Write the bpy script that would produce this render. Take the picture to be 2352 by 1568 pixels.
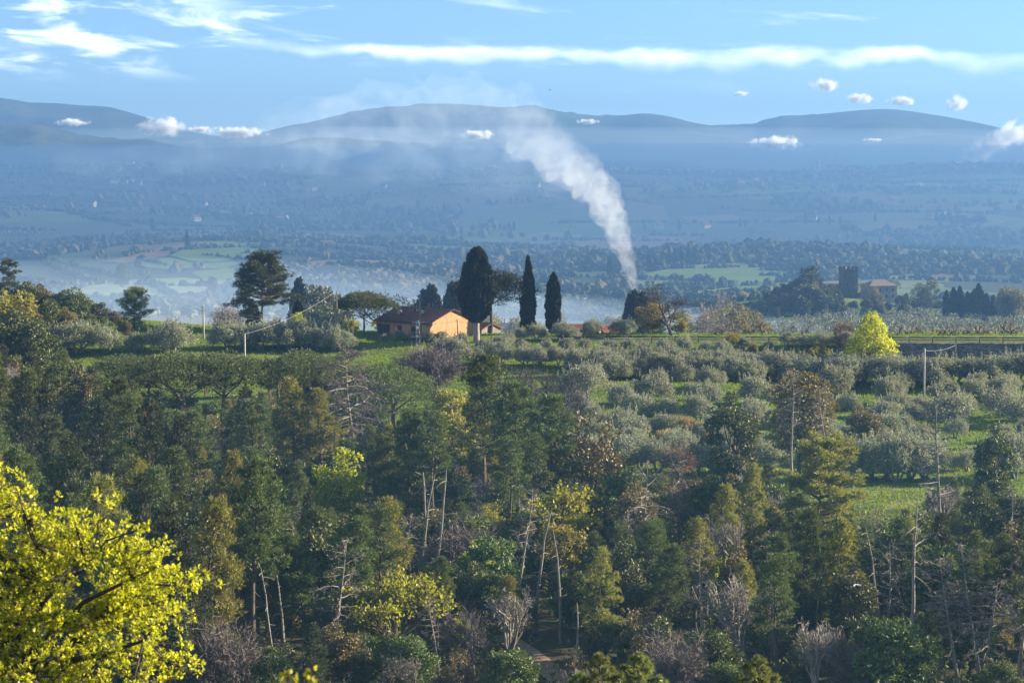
import bpy, bmesh, math, random
import numpy as np
from mathutils import Vector, Matrix

for o in list(bpy.data.objects):
    bpy.data.objects.remove(o, do_unlink=True)
scene = bpy.context.scene
COL = scene.collection

# ------------------------------------------------------------------ camera
W0, H0, FP = 2352.0, 1568.0, 5303.0          # pixel frame used for measuring the photograph
VH = 379.0                                    # row of the true horizon
TILT = math.atan((H0 / 2 - VH) / FP)
cam_d = bpy.data.cameras.new('camera')
cam = bpy.data.objects.new('camera', cam_d)
COL.objects.link(cam)
cam.rotation_euler = (math.pi / 2 - TILT, 0, 0)
cam_d.sensor_fit = 'HORIZONTAL'
cam_d.sensor_width = 36.0
cam_d.lens = 36.0 * FP / W0
cam_d.clip_start = 0.5
cam_d.clip_end = 60000.0
cam_d.dof.use_dof = True
cam_d.dof.focus_distance = 340.0
cam_d.dof.aperture_fstop = 3.2
scene.camera = cam

# ------------------------------------------------------------------ sky, sun, exposure
SUN_EL, SUN_AZ = math.radians(19), math.radians(74)   # azimuth clockwise from the view direction (+Y)
SUN_DIR = Vector((math.sin(SUN_AZ) * math.cos(SUN_EL), math.cos(SUN_AZ) * math.cos(SUN_EL), math.sin(SUN_EL)))

world = bpy.data.worlds.new('World')
scene.world = world
world.use_nodes = True


class NT:
    """small node helper"""
    def __init__(s, tree):
        s.t = tree
        s.n, s.l = tree.nodes, tree.links

    def node(s, typ, **kw):
        x = s.n.new(typ)
        for k, v in kw.items():
            setattr(x, k, v)
        return x

    def put(s, sock, v):
        if isinstance(v, bpy.types.NodeSocket):
            s.l.new(v, sock)
        elif v is not None:
            sock.default_value = v

    def math(s, op, a, b=None, c=None, clamp=False):
        x = s.node('ShaderNodeMath', operation=op, use_clamp=clamp)
        for i, v in enumerate((a, b, c)):
            if v is not None:
                s.put(x.inputs[i], v)
        return x.outputs[0]

    def mix(s, f, a, b, blend='MIX'):
        x = s.node('ShaderNodeMix', data_type='RGBA', blend_type=blend)
        s.put(x.inputs[0], f)
        s.put(x.inputs[6], a if isinstance(a, bpy.types.NodeSocket) else rgb(a))
        s.put(x.inputs[7], b if isinstance(b, bpy.types.NodeSocket) else rgb(b))
        return x.outputs[2]

    def ramp(s, f, lo, hi, a=0.0, b=1.0):
        x = s.node('ShaderNodeMapRange', interpolation_type='SMOOTHSTEP')
        s.put(x.inputs[0], f)
        for i, v in enumerate((lo, hi, a, b)):
            s.put(x.inputs[i + 1], v)
        return x.outputs[0]

    def noise(s, vec, scale, detail=3, rough=.55, dist=0.0, out=0):
        x = s.node('ShaderNodeTexNoise')
        if vec is not None:
            s.put(x.inputs['Vector'], vec)
        x.inputs['Scale'].default_value = scale
        x.inputs['Detail'].default_value = detail
        x.inputs['Roughness'].default_value = rough
        x.inputs['Distortion'].default_value = dist
        return x.outputs[out]

    def vec(s, x, y, z):
        c = s.node('ShaderNodeCombineXYZ')
        for i, v in enumerate((x, y, z)):
            s.put(c.inputs[i], v)
        return c.outputs[0]


def rgb(c):
    return tuple(c) + (1.0,) if len(c) == 3 else tuple(c)


def build_world():
    w = NT(world.node_tree)
    w.n.clear()
    sky = w.node('ShaderNodeTexSky', sky_type='NISHITA', sun_disc=False)
    sky.sun_elevation = SUN_EL
    sky.sun_rotation = SUN_AZ
    sky.altitude = 150
    sky.air_density = 0.7
    sky.dust_density = 0.0
    sky.ozone_density = 5.0
    geo = w.node('ShaderNodeTexCoord')
    sep = w.node('ShaderNodeSeparateXYZ')
    w.l.new(geo.outputs['Generated'], sep.inputs[0])
    az = w.math('ARCTAN2', sep.outputs[0], sep.outputs[1])
    el = w.math('ARCSINE', sep.outputs[2])
    # long stratus band: wavy upper edge, soft lower edge, all round the horizon
    wob = w.noise(w.vec(az, 0.0, 3.1), 11.0, 4)
    fine = w.noise(w.vec(w.math('MULTIPLY', az, 30.0), w.math('MULTIPLY', el, 110.0), 1.7), 1.0, 5, .6)
    top = w.math('ADD', w.math('MULTIPLY', wob, 0.017), 0.0402)
    top = w.math('ADD', top, w.math('MULTIPLY', fine, 0.0050))
    top = w.math('ADD', top, w.math('MULTIPLY', az, -0.014))
    below = w.math('SUBTRACT', top, el)
    up_edge = w.ramp(below, -0.001, 0.0032)
    thick = w.ramp(w.noise(w.vec(w.math('MULTIPLY', az, 22.0), 0.0, 5.3), 1.0, 3), 0.3, 0.7, 0.004, 0.0135)
    low_edge = w.ramp(below, w.math('MULTIPLY', thick, 0.25), thick, 1.0, 0.0)
    low_edge = w.math('MULTIPLY', low_edge, w.ramp(fine, 0.30, 0.60, 0.45, 1.0))
    span = w.ramp(w.math('ADD', az, w.math('MULTIPLY', fine, 0.03)), -0.118, -0.062)
    gaps = w.ramp(w.noise(w.vec(w.math('MULTIPLY', az, 16.0), w.math('MULTIPLY', el, 40.0), 9.0), 1.0, 3), 0.30, 0.52, 0.35, 1.0)
    band = w.math('MULTIPLY', w.math('MULTIPLY', w.math('MULTIPLY', up_edge, low_edge), span), gaps)
    # loose wisps
    wis = w.noise(w.vec(w.math('ADD', w.math('MULTIPLY', az, 17.0), w.math('MULTIPLY', el, 30.0)), w.math('MULTIPLY', el, 75.0), 4.4), 1.0, 5, .58, .6)
    wisp = w.ramp(wis, 0.54, 0.80)
    wisp = w.math('MULTIPLY', wisp, w.ramp(el, 0.026, 0.045))
    wisp = w.math('MULTIPLY', wisp, w.ramp(w.noise(w.vec(az, 0.0, 7.7), 5.0, 1), 0.40, 0.62))
    leftw = w.noise(w.vec(w.math('ADD', w.math('MULTIPLY', az, 26.0), w.math('MULTIPLY', el, 40.0)), w.math('MULTIPLY', el, 95.0), 12.4), 1.0, 4, .55, .4)
    leftw = w.math('MULTIPLY', w.ramp(leftw, 0.47, 0.70), w.ramp(az, -0.10, -0.18))
    leftw = w.math('MULTIPLY', leftw, w.ramp(el, 0.034, 0.046))
    cl = w.math('MAXIMUM', w.math('MULTIPLY', band, 0.55), w.math('MULTIPLY', wisp, 0.5))
    cl = w.math('MAXIMUM', cl, w.math('MULTIPLY', leftw, 0.6), clamp=True)
    col = w.mix(cl, sky.outputs[0], (20.0, 20.3, 20.8))
    bg = w.node('ShaderNodeBackground')
    w.l.new(col, bg.inputs[0])
    bg.inputs[1].default_value = 0.05
    out = w.node('ShaderNodeOutputWorld')
    w.l.new(bg.outputs[0], out.inputs[0])


build_world()

sun_d = bpy.data.lights.new('sun', 'SUN')
sun_d.energy = 5.0
sun_d.angle = math.radians(0.53)
sun_d.color = (1.0, 0.86, 0.64)
sun = bpy.data.objects.new('sun', sun_d)
COL.objects.link(sun)
sun.rotation_euler = (-SUN_DIR).to_track_quat('-Z', 'Y').to_euler()
sun.location = (200, 100, 300)

vs = scene.view_settings
vs.view_transform = 'Standard'
vs.look = 'None'
vs.exposure = 2.0
vs.gamma = 1.0
vs.use_curve_mapping = False
scene.render.engine = 'CYCLES'
cy = scene.cycles
cy.max_bounces = 4
cy.diffuse_bounces = 2
cy.glossy_bounces = 1
cy.transmission_bounces = 3
cy.volume_bounces = 2
cy.transparent_max_bounces = 6
cy.volume_step_rate = 1.5
cy.volume_max_steps = 128
cy.use_denoising = True
cy.caustics_reflective = False
cy.caustics_refractive = False
cy.sample_clamp_indirect = 4.0

# ------------------------------------------------------------------ geometry from pixels
CT, ST = math.cos(TILT), math.sin(TILT)


def P(u, v, d):
    """point on the ray of pixel (u, v) at forward distance d"""
    a, b = (u - W0 / 2) / FP, -(v - H0 / 2) / FP
    y, z = CT + b * ST, -ST + b * CT
    t = d / y
    return np.array((a * t, d, z * t))


def x_at(u, d, z=-38.0):
    return (u - W0 / 2) / FP * (d * CT - z * ST)


def smooth(a, b, x):
    t = np.clip((np.asarray(x, float) - a) / (b - a), 0, 1)
    return t * t * (3 - 2 * t)


PD, PZ = zip(*[(-60, -2), (0, -2.2), (10, -5), (20, -9.8), (47, -18.5), (70, -25.5), (100, -33), (140, -39.5), (180, -42), (230, -41.8), (250, -41.5),
               (270, -41.1), (290, -40.4), (310, -39.4), (330, -38.2), (350, -36.8), (370, -35.2), (385, -34.1), (400, -32.6),
               (407, -31.3), (413, -30.7), (424, -30.6), (440, -32.4), (455, -34.6), (480, -39), (540, -46), (620, -54), (800, -66), (1100, -77), (1500, -92), (1900, -98),
               (2200, -96), (2600, -87), (3200, -60), (3700, -30), (4000, -12), (4150, -11), (4400, -30), (4800, -80), (5600, -140), (16000, -140)])
_r = np.random.default_rng(5)
_K = [(_r.uniform(-1, 1, 2), _r.uniform(0, 6.28)) for _ in range(24)]


def lump(x, y, s, i0=0, n=6):
    v = 0
    for k, ph in _K[i0:i0 + n]:
        v = v + np.sin((k[0] * x + k[1] * y) / s * 3.0 + ph)
    return v / n


def terrain(x, y):
    x = np.asarray(x, float)
    y = np.asarray(y, float)
    z = sum(np.interp(y + o * (3 + 0.012 * np.abs(y)), PD, PZ) for o in (-1, 0, 1)) / 3
    # wooded knoll at the left end of the ridge
    z = z + 3.0 * smooth(-42, -92, x) * smooth(335, 395, y) * (1 - smooth(470, 560, y))
    z = z + 0.9 * smooth(-8, -45, x) * smooth(350, 400, y) * (1 - smooth(440, 520, y)) * (1 - smooth(-60, -40, -x) * 0)
    # dropped bench below the retaining wall
    z = z - 2.0 * smooth(34, 52, x) * smooth(322, 350, y) * (1 - smooth(404.2, 405.6, y))
    # little terraces of the grove
    z = z + 0.55 * np.sin(y / 2.9 + x * 0.012 + 1.3 * lump(x, y, 60, 0)) * smooth(292, 300, y) * (1 - smooth(398, 404, y)) * 0.6
    z = z + 0.5 * lump(x, y, 22, 6) * smooth(60, 150, y) * (1 - smooth(380, 400, y))
    # spur added out of view on the right to shade the hollow
    z = z + 15 * np.exp(-((x - 112) / 30) ** 2 - ((y - 212) / 48) ** 2)
    # castle knoll
    z = z + 11 * np.exp(-((x - 176) / 62) ** 2 - ((y - 1330) / 90) ** 2)
    # rolling far side of the valley
    k = smooth(1300, 2000, y) * (1 - smooth(3700, 4100, y))
    kf = smooth(2000, 2900, y)
    z = z + k * ((10 + 26 * kf) * lump(x, y, 620, 6) + (6 + 9 * kf) * lump(x, y, 240, 12))
    k2 = smooth(3500, 3950, y) * (1 - smooth(4300, 4700, y))
    z = z + k2 * (4 * lump(x, y, 300, 3) + 12 * smooth(420, 900, x) - 4 * smooth(-200, 300, x) + 6 * smooth(-300, -900, x))
    # green hump in the left fields
    z = z + 14 * np.exp(-((x + 310) / 170) ** 2 - ((y - 2250) / 260) ** 2)
    z = z + 12 * np.exp(-((x - 300) / 260) ** 2 - ((y - 2150) / 260) ** 2)
    return z


def tz(x, y):
    return float(terrain(x, y))


def hit(u, v, d0=140.0, d1=4300.0):
    """first point of the ground under pixel (u, v)"""
    t = np.geomspace(d0, d1, 1500)
    q = np.array([P(u, v, 1.0)])
    x, z = q[0, 0] * t, q[0, 2] * t
    g = terrain(x, t)
    i = np.argmax(z <= g)
    if not (z <= g).any():
        i = len(t) - 1
    return np.array((x[i], t[i], g[i]))


# ------------------------------------------------------------------ mesh helpers
def new_mesh(name, V, Fq=None, Ft=None, smooth_shade=False):
    me = bpy.data.meshes.new(name)
    V = np.asarray(V, np.float32)
    nq = 0 if Fq is None else len(Fq)
    nt = 0 if Ft is None else len(Ft)
    me.vertices.add(len(V))
    me.vertices.foreach_set('co', V.ravel())
    loops = []
    starts = []
    if nq:
        Fq = np.asarray(Fq, np.int32)
        loops.append(Fq.ravel())
        starts.append(np.arange(nq) * 4)
    if nt:
        Ft = np.asarray(Ft, np.int32)
        loops.append(Ft.ravel())
        starts.append(nq * 4 + np.arange(nt) * 3)
    L = np.concatenate(loops).astype(np.int32)
    S = np.concatenate(starts).astype(np.int32)
    me.loops.add(len(L))
    me.loops.foreach_set('vertex_index', L)
    me.polygons.add(len(S))
    me.polygons.foreach_set('loop_start', S)
    me.update(calc_edges=True)
    me.polygons.foreach_set('use_smooth', np.full(len(S), bool(smooth_shade)))
    me.validate()
    return me


class MB:
    def __init__(s):
        s.V, s.Q, s.T, s.n = [], [], [], 0

    def add(s, V, Q=None, T=None):
        V = np.asarray(V, float)
        if Q is not None and len(Q):
            s.Q.append(np.asarray(Q) + s.n)
        if T is not None and len(T):
            s.T.append(np.asarray(T) + s.n)
        s.V.append(V)
        s.n += len(V)

    def tube(s, pts, rad, sides=6, cap=False):
        pts = np.asarray(pts, float)
        n = len(pts)
        rad = np.broadcast_to(rad, (n,))
        tan = np.gradient(pts, axis=0)
        tan /= np.linalg.norm(tan, axis=1)[:, None] + 1e-9
        ref = np.array((0.31, 0.95, 0.05)) if abs(tan[:, 2]).mean() > .6 else np.array((0.02, 0.05, 1.0))
        a = np.cross(tan, ref)
        a /= np.linalg.norm(a, axis=1)[:, None] + 1e-9
        b = np.cross(tan, a)
        th = np.arange(sides) / sides * 2 * np.pi
        V = pts[:, None] + rad[:, None, None] * (np.cos(th)[None, :, None] * a[:, None] + np.sin(th)[None, :, None] * b[:, None])
        V = V.reshape(-1, 3)
        i = np.arange(n - 1)[:, None] * sides
        j = np.arange(sides)[None]
        j2 = (j + 1) % sides
        Q = np.stack([i + j, i + j2, i + sides + j2, i + sides + j], -1).reshape(-1, 4)
        T = None
        if cap:
            V = np.vstack([V, pts[:1], pts[-1:]])
            m = n * sides
            j = j[0]
            j2 = j2[0]
            T = np.vstack([np.stack([np.full(sides, m), j2, j], -1),
                           np.stack([np.full(sides, m + 1), (n - 1) * sides + j, (n - 1) * sides + j2], -1)])
        s.add(V, Q, T)

    def leaves(s, C, D, length, width, rng, bend=0.25):
        """one rhombic leaf per centre, pointing along D"""
        C = np.asarray(C, float)
        N = len(C)
        if not N:
            return
        D = D / (np.linalg.norm(D, axis=1)[:, None] + 1e-9)
        R = rng.normal(size=(N, 3))
        S = np.cross(D, R)
        S /= np.linalg.norm(S, axis=1)[:, None] + 1e-9
        B = np.cross(S, D)
        l = np.broadcast_to(length, (N,))[:, None]
        w = np.broadcast_to(width, (N,))[:, None] * .5
        m = C + D * l * .45 + B * l * bend * .3
        V = np.stack([C, m + S * w, C + D * l, m - S * w], 1).reshape(-1, 3)
        Q = np.arange(4 * N).reshape(-1, 4)
        s.add(V, Q)

    def box(s, c, h, rz=0.0):
        c, h = np.asarray(c, float), np.asarray(h, float)
        V = np.array([(x, y, z) for z in (-1, 1) for y in (-1, 1) for x in (-1, 1)], float) * h
        if rz:
            ca, sa = math.cos(rz), math.sin(rz)
            V = np.stack([V[:, 0] * ca - V[:, 1] * sa, V[:, 0] * sa + V[:, 1] * ca, V[:, 2]], 1)
        s.add(V + c, [(0, 2, 3, 1), (4, 5, 7, 6), (0, 1, 5, 4), (2, 6, 7, 3), (0, 4, 6, 2), (1, 3, 7, 5)])

    def mesh(s, name, smooth_shade=False):
        return new_mesh(name, np.vstack(s.V), np.vstack(s.Q) if s.Q else None, np.vstack(s.T) if s.T else None, smooth_shade)


def link(name, data, mat=None, parent=None, loc=None):
    o = bpy.data.objects.new(name, data)
    COL.objects.link(o)
    if mat is not None and data is not None and not data.materials:
        data.materials.append(mat)
    if parent is not None:
        o.parent = parent
    if loc is not None:
        o.location = loc
    return o


def tag(o, label=None, cat=None, group=None, kind=None):
    if label:
        o['label'] = label
    if cat:
        o['category'] = cat
    if group:
        o['group'] = group
    if kind:
        o['kind'] = kind
    return o


def empty(name, loc, rz=0.0, label=None, cat=None, group=None):
    o = bpy.data.objects.new(name, None)
    COL.objects.link(o)
    o.location = loc
    o.rotation_euler = (0, 0, rz)
    o.empty_display_size = 0.5
    return tag(o, label, cat, group)


# ------------------------------------------------------------------ materials
def new_mat(name):
    m = bpy.data.materials.new(name)
    m.use_nodes = True
    m.node_tree.nodes.clear()
    return m, NT(m.node_tree)


def finish(w, shader, bump=None, vol=None):
    out = w.node('ShaderNodeOutputMaterial')
    if shader is not None:
        w.l.new(shader, out.inputs[0])
    if vol is not None:
        w.l.new(vol, out.inputs[1])


def leaf_mat(name, c1, c2, trans=0.35, rough=0.5, spec=0.35, tcol=None, vary=0.25):
    m, w = new_mat(name)
    g = w.node('ShaderNodeNewGeometry')
    oi = w.node('ShaderNodeObjectInfo')
    col = w.mix(g.outputs['Random Per Island'], c1, c2)
    hsv = w.node('ShaderNodeHueSaturation')
    w.put(hsv.inputs['Hue'], w.math('ADD', w.math('MULTIPLY', oi.outputs['Random'], 0.07 * vary * 2), 0.5 - 0.035 * vary * 2))
    w.put(hsv.inputs['Value'], w.math('ADD', w.math('MULTIPLY', oi.outputs['Random'], vary * 1.6), 1 - vary * .8))
    hsv.inputs['Saturation'].default_value = 1.0
    w.l.new(col, hsv.inputs['Color'])
    p = w.node('ShaderNodeBsdfPrincipled')
    w.l.new(hsv.outputs[0], p.inputs['Base Color'])
    p.inputs['Roughness'].default_value = rough
    p.inputs['Specular IOR Level'].default_value = spec
    t = w.node('ShaderNodeBsdfTranslucent')
    tc = w.mix(1.0, hsv.outputs[0], tcol or (1.35, 1.25, .55), 'MULTIPLY')
    w.l.new(tc, t.inputs[0])
    mx = w.node('ShaderNodeMixShader')
    mx.inputs[0].default_value = trans
    w.l.new(p.outputs[0], mx.inputs[1])
    w.l.new(t.outputs[0], mx.inputs[2])
    finish(w, mx.outputs[0])
    return m


def solid_mat(name, c1, c2, scale=4.0, rough=.85, bump=.25, spec=.2, stretch=(1, 1, 1), detail=4, metal=0.0):
    m, w = new_mat(name)
    tc = w.node('ShaderNodeTexCoord')
    mp = w.node('ShaderNodeMapping')
    w.l.new(tc.outputs['Object'], mp.inputs[0])
    mp.inputs['Scale'].default_value = stretch
    n = w.noise(mp.outputs[0], scale, detail, .6)
    col = w.mix(w.ramp(n, .3, .72), c1, c2)
    p = w.node('ShaderNodeBsdfPrincipled')
    w.l.new(col, p.inputs['Base Color'])
    p.inputs['Roughness'].default_value = rough
    p.inputs['Metallic'].default_value = metal
    p.inputs['Specular IOR Level'].default_value = spec
    if bump:
        b = w.node('ShaderNodeBump')
        b.inputs['Strength'].default_value = bump
        b.inputs['Distance'].default_value = 0.05
        w.l.new(n, b.inputs['Height'])
        w.l.new(b.outputs[0], p.inputs['Normal'])
    finish(w, p.outputs[0])
    return m


M = {}
M['bark'] = solid_mat('bark', (.075, .058, .045), (.16, .125, .10), 3.0, .9, .6, .15, (1, 1, .3))
M['bark_pale'] = solid_mat('bark_pale', (.17, .145, .12), (.32, .28, .235), 2.5, .8, .5, .25, (1, 1, .3))
M['bark_grey'] = solid_mat('bark_grey', (.13, .115, .10), (.26, .235, .20), 3.0, .9, .5, .2, (1, 1, .35))
M['bark_dark'] = solid_mat('bark_dark', (.04, .033, .028), (.085, .07, .055), 3.0, .9, .5, .15, (1, 1, .3))
M['twig_purple'] = leaf_mat('twig_purple', (.115, .095, .085), (.225, .19, .17), 0.0, .8, .2, vary=.2)
M['twig_grey'] = leaf_mat('twig_grey', (.15, .13, .11), (.32, .285, .24), 0.0, .75, .25, vary=.2)
M['twig_dark'] = leaf_mat('twig_dark', (.045, .036, .028), (.09, .07, .055), 0.0, .8, .2, vary=.2)
M['twig_brown'] = leaf_mat('twig_brown', (0.140, 0.101, 0.063), (0.280, 0.203, 0.119), 0.0, .8, .2, vary=.2)
M['needle'] = leaf_mat('needle', (.055, .088, .032), (.140, .170, .050), .20, .5, .3)
M['needle_dark'] = leaf_mat('needle_dark', (0.027, 0.037, 0.016), (0.062, 0.073, 0.026), .18, .5, .3)
M['needle_black'] = leaf_mat('needle_black', (.016, .021, .009), (.042, .046, .017), .12, .55, .25)
M['needle_gold'] = leaf_mat('needle_gold', (.105, .125, .034), (.26, .245, .060), .34, .45, .4)
M['needle_pale'] = leaf_mat('needle_pale', (.11, .15, .06), (.25, .30, .13), .3, .45, .4)
M['needle_red'] = leaf_mat('needle_red', (.17, .070, .035), (.28, .125, .060), .25, .6, .25)
M['oak'] = leaf_mat('oak', (.048, .066, .026), (.150, .155, .055), .14, .5, .35)
M['oak_brown'] = leaf_mat('oak_brown', (.090, .078, .034), (.220, .175, .075), .16, .5, .3)
M['oak_green'] = leaf_mat('oak_green', (.055, .090, .030), (.150, .185, .050), .18, .5, .3)
M['spring'] = leaf_mat('spring', (.19, .23, .018), (.38, .40, .035), .48, .45, .3, (1.2, 1.15, .5))
M['spring_dull'] = leaf_mat('spring_dull', (.15, .15, .030), (.27, .25, .06), .42, .5, .3)
M['poplar'] = leaf_mat('poplar', (.22, .25, .014), (.54, .51, .030), .50, .45, .3, (1.15, 1.1, .4))
M['yellow'] = leaf_mat('yellow', (.20, .215, .014), (.60, .545, .045), .50, .45, .3, (1.1, 1.06, .45))
M['olive'] = leaf_mat('olive', (.14, .155, .108), (.39, .41, .31), .26, .50, .28, (1.2, 1.15, .75), vary=.16)
M['cypress'] = leaf_mat('cypress', (.011, .015, .007), (.028, .033, .013), .06, .6, .25)
M['shrub'] = leaf_mat('shrub', (0.060, 0.074, 0.022), (0.156, 0.168, 0.042), .35, .5, .3)
M['reed'] = leaf_mat('reed', (.17, .125, .07), (.30, .235, .14), .35, .6, .25)
M['far_tree'] = leaf_mat('far_tree', (.030, .040, .018), (.075, .085, .034), .2, .7, .1, vary=.1)
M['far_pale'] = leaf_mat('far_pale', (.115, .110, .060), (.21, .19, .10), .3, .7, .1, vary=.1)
M['far_olive'] = leaf_mat('far_olive', (.095, .11, .075), (.20, .215, .16), .2, .6, .2, vary=.1)
M['core'] = solid_mat('crown_core', (.008, .010, .005), (.016, .018, .009), 2, .95, 0, .05)
# ------------------------------------------------------------------ ground sheet
def ground_material():
    m, w = new_mat('ground')
    g = w.node('ShaderNodeNewGeometry')
    pos = g.outputs['Position']
    sep = w.node('ShaderNodeSeparateXYZ')
    w.l.new(pos, sep.inputs[0])
    x, y = sep.outputs[0], sep.outputs[1]
    fine = w.noise(pos, 1.3, 5, .65)
    mid = w.noise(pos, .16, 4, .6)
    big = w.noise(pos, .035, 3, .55)
    litter = w.mix(w.ramp(fine, .3, .75), (.030, .026, .014), (.075, .060, .032))
    litter = w.mix(w.ramp(mid, .48, .66), litter, (.045, .065, .018))
    grass = w.mix(w.ramp(fine, .28, .75), (.055, .105, .014), (.15, .20, .034))
    grass = w.mix(w.ramp(mid, .50, .75), grass, (.20, .20, .065))
    grass = w.mix(w.ramp(big, .54, .72), grass, (.065, .11, .02))
    # wood below, grass above: the boundary wanders
    edge = w.math('ADD', y, w.math('MULTIPLY', w.math('SUBTRACT', mid, .5), 40.0))
    edge = w.math('ADD', edge, w.math('MULTIPLY', x, 0.25))
    near = w.mix(w.ramp(edge, 268, 300), litter, grass)
    # far valley: patchwork of woods, meadows and ploughed land
    dist = w.node('ShaderNodeVectorMath', operation='ADD')
    dn = w.node('ShaderNodeVectorMath', operation='SCALE')
    w.l.new(w.noise(pos, .004, 3, .5, 0, 1), dn.inputs[0])
    dn.inputs['Scale'].default_value = 260.0
    w.l.new(pos, dist.inputs[0])
    w.l.new(dn.outputs[0], dist.inputs[1])
    mp = w.node('ShaderNodeMapping')
    w.l.new(dist.outputs[0], mp.inputs[0])
    mp.inputs['Scale'].default_value = (.0055, .0040, 0)
    vor = w.node('ShaderNodeTexVoronoi', feature='F1')
    w.l.new(mp.outputs[0], vor.inputs['Vector'])
    vor.inputs['Scale'].default_value = 1.0
    sc = w.node('ShaderNodeSeparateColor')
    w.l.new(vor.outputs['Color'], sc.inputs[0])
    pick = sc.outputs[0]
    f1 = w.mix(w.ramp(pick, .30, .34), (.045, .060, .026), (.10, .15, .035))
    f1 = w.mix(w.ramp(pick, .58, .62), f1, (.15, .115, .07))
    f1 = w.mix(w.ramp(pick, .76, .80), f1, (.07, .085, .04))
    f1 = w.mix(w.ramp(pick, .90, .94), f1, (.16, .20, .06))
    fn = w.noise(pos, .03, 5, .65)
    f1 = w.mix(w.ramp(fn, .35, .7, 0.0, .55), f1, (.05, .062, .03))
    col = w.mix(w.ramp(y, 470, 700), near, f1)
    p = w.node('ShaderNodeBsdfPrincipled')
    w.l.new(col, p.inputs['Base Color'])
    p.inputs['Roughness'].default_value = .95
    p.inputs['Specular IOR Level'].default_value = .1
    b = w.node('ShaderNodeBump')
    b.inputs['Strength'].default_value = .9
    b.inputs['Distance'].default_value = .25
    w.l.new(fine, b.inputs['Height'])
    w.l.new(b.outputs[0], p.inputs['Normal'])
    finish(w, p.outputs[0])
    return m


def grid_mesh(name, X, Y, Z, smooth_shade=True):
    r, c = X.shape
    V = np.stack([X, Y, Z], -1).reshape(-1, 3)
    i = np.arange(r - 1)[:, None] * c
    j = np.arange(c - 1)[None]
    Q = np.stack([i + j, i + j + 1, i + c + j + 1, i + c + j], -1).reshape(-1, 4)
    return new_mesh(name, V, Q, None, smooth_shade)


def build_ground():
    rows = np.concatenate([np.arange(-60, 150, 6.0), np.arange(150, 290, 2.0), np.arange(290, 403, 1.0), np.arange(403, 408, .35), np.arange(408, 460, 1.5),
                           np.geomspace(460, 1000, 60), np.geomspace(1010, 4600, 190), np.geomspace(4700, 7800, 14)])
    cols = np.linspace(-1, 1, 171)
    half = 60 + rows * 0.40
    X = cols[None] * half[:, None]
    Y = np.repeat(rows[:, None], X.shape[1], 1)
    return tag(link('ground', grid_mesh('ground', X, Y, terrain(X, Y)), ground_material()), kind='structure',
               label='grassy and wooded ground falling into the valley and rising beyond')


build_ground()


def hill_material(name, c1, c2, sc):
    m, w = new_mat(name)
    g = w.node('ShaderNodeNewGeometry')
    n = w.noise(g.outputs['Position'], sc, 6, .68)
    n2 = w.noise(g.outputs['Position'], sc * .12, 3, .6)
    col = w.mix(w.ramp(n, .35, .68), c1, c2)
    col = w.mix(w.ramp(n2, .52, .7, 0, .7), col, (.10, .11, .05))
    p = w.node('ShaderNodeBsdfPrincipled')
    w.l.new(col, p.inputs['Base Color'])
    p.inputs['Roughness'].default_value = 1.0
    p.inputs['Specular IOR Level'].default_value = .05
    finish(w, p.outputs[0])
    return m


def hill(name, D, crest, depth, label, mat, seed, rough=1.0):
    """a ridge whose skyline follows the crest line (u, v) at distance D"""
    U = np.linspace(-500, 2850, 760)
    cu, cv = zip(*crest)
    v = np.interp(U, cu, cv)
    ker = np.ones(9) / 9
    v = np.convolve(np.pad(v, 4, 'edge'), ker, 'valid')
    q = np.array([P(u, vv, D) for u, vv in zip(U, v)])
    rng = np.random.default_rng(seed)
    jag = np.convolve(rng.normal(size=len(U)), np.ones(3) / 3, 'same') * D * 2.2e-4 * rough
    jag = jag + D * 7e-4 * rough * lump(U, 0 * U, 42, seed % 9, 7) + D * 4e-4 * rough * lump(U, 0 * U, 15, (seed + 5) % 9, 7)
    R = np.concatenate([np.linspace(-1, 0, 28), np.linspace(.12, 1, 5)])
    X, Y, Z = [], [], []
    base = -200.0
    for r in R:
        y = D + r * depth
        prof = math.cos(abs(r) * math.pi / 2) ** 1.25 if r < 0 else math.cos(r * math.pi / 2)
        wave = lump(q[:, 0], np.full(len(U), y), D * .035, seed % 8, 6)
        h = (q[:, 2] - base) * prof + wave * D * .010 * math.sin(min(1, abs(r) * 2.2) * math.pi / 2) * (1 - prof * .3)
        if abs(r) < 1e-6:
            h = h + jag
        X.append(q[:, 0] * (y / D if r < 0 else 1))
        Y.append(np.full(len(U), y))
        Z.append(base + h)
    me = grid_mesh(name, np.array(X), np.array(Y), np.array(Z))
    return tag(link(name, me, mat), label=label, kind='structure')


hm_near = hill_material('hill_woods', (.030, .040, .020), (.075, .085, .04), .018)
hm_far = hill_material('mountain_woods', (.028, .038, .022), (.06, .07, .038), .008)
hill('hills', 5000, [(-900, 300), (-400, 285), (0, 290), (80, 283), (140, 296), (200, 312), (290, 322), (330, 320), (400, 336), (470, 342), (520, 340), (620, 336), (680, 322), (760, 314), (860, 322), (960, 330),
                     (1050, 346), (1130, 348), (1220, 340), (1290, 360), (1400, 368), (1560, 370), (1640, 386), (1800, 398), (2100, 402), (2500, 395), (3250, 380)], 700,
     'rounded wooded hills behind the far side of the valley', hm_near, 3)
hill('hills', 5800, [(-900, 330), (0, 330), (300, 318), (620, 310), (900, 318), (1200, 312), (1420, 300), (1560, 306), (1680, 318), (1760, 330), (1850, 345), (1950, 335), (2080, 316), (2160, 310), (2230, 314), (2352, 322), (2700, 300), (3250, 330)], 700,
     'low blue foothills before the mountains', hm_far, 6, .7)
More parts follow.
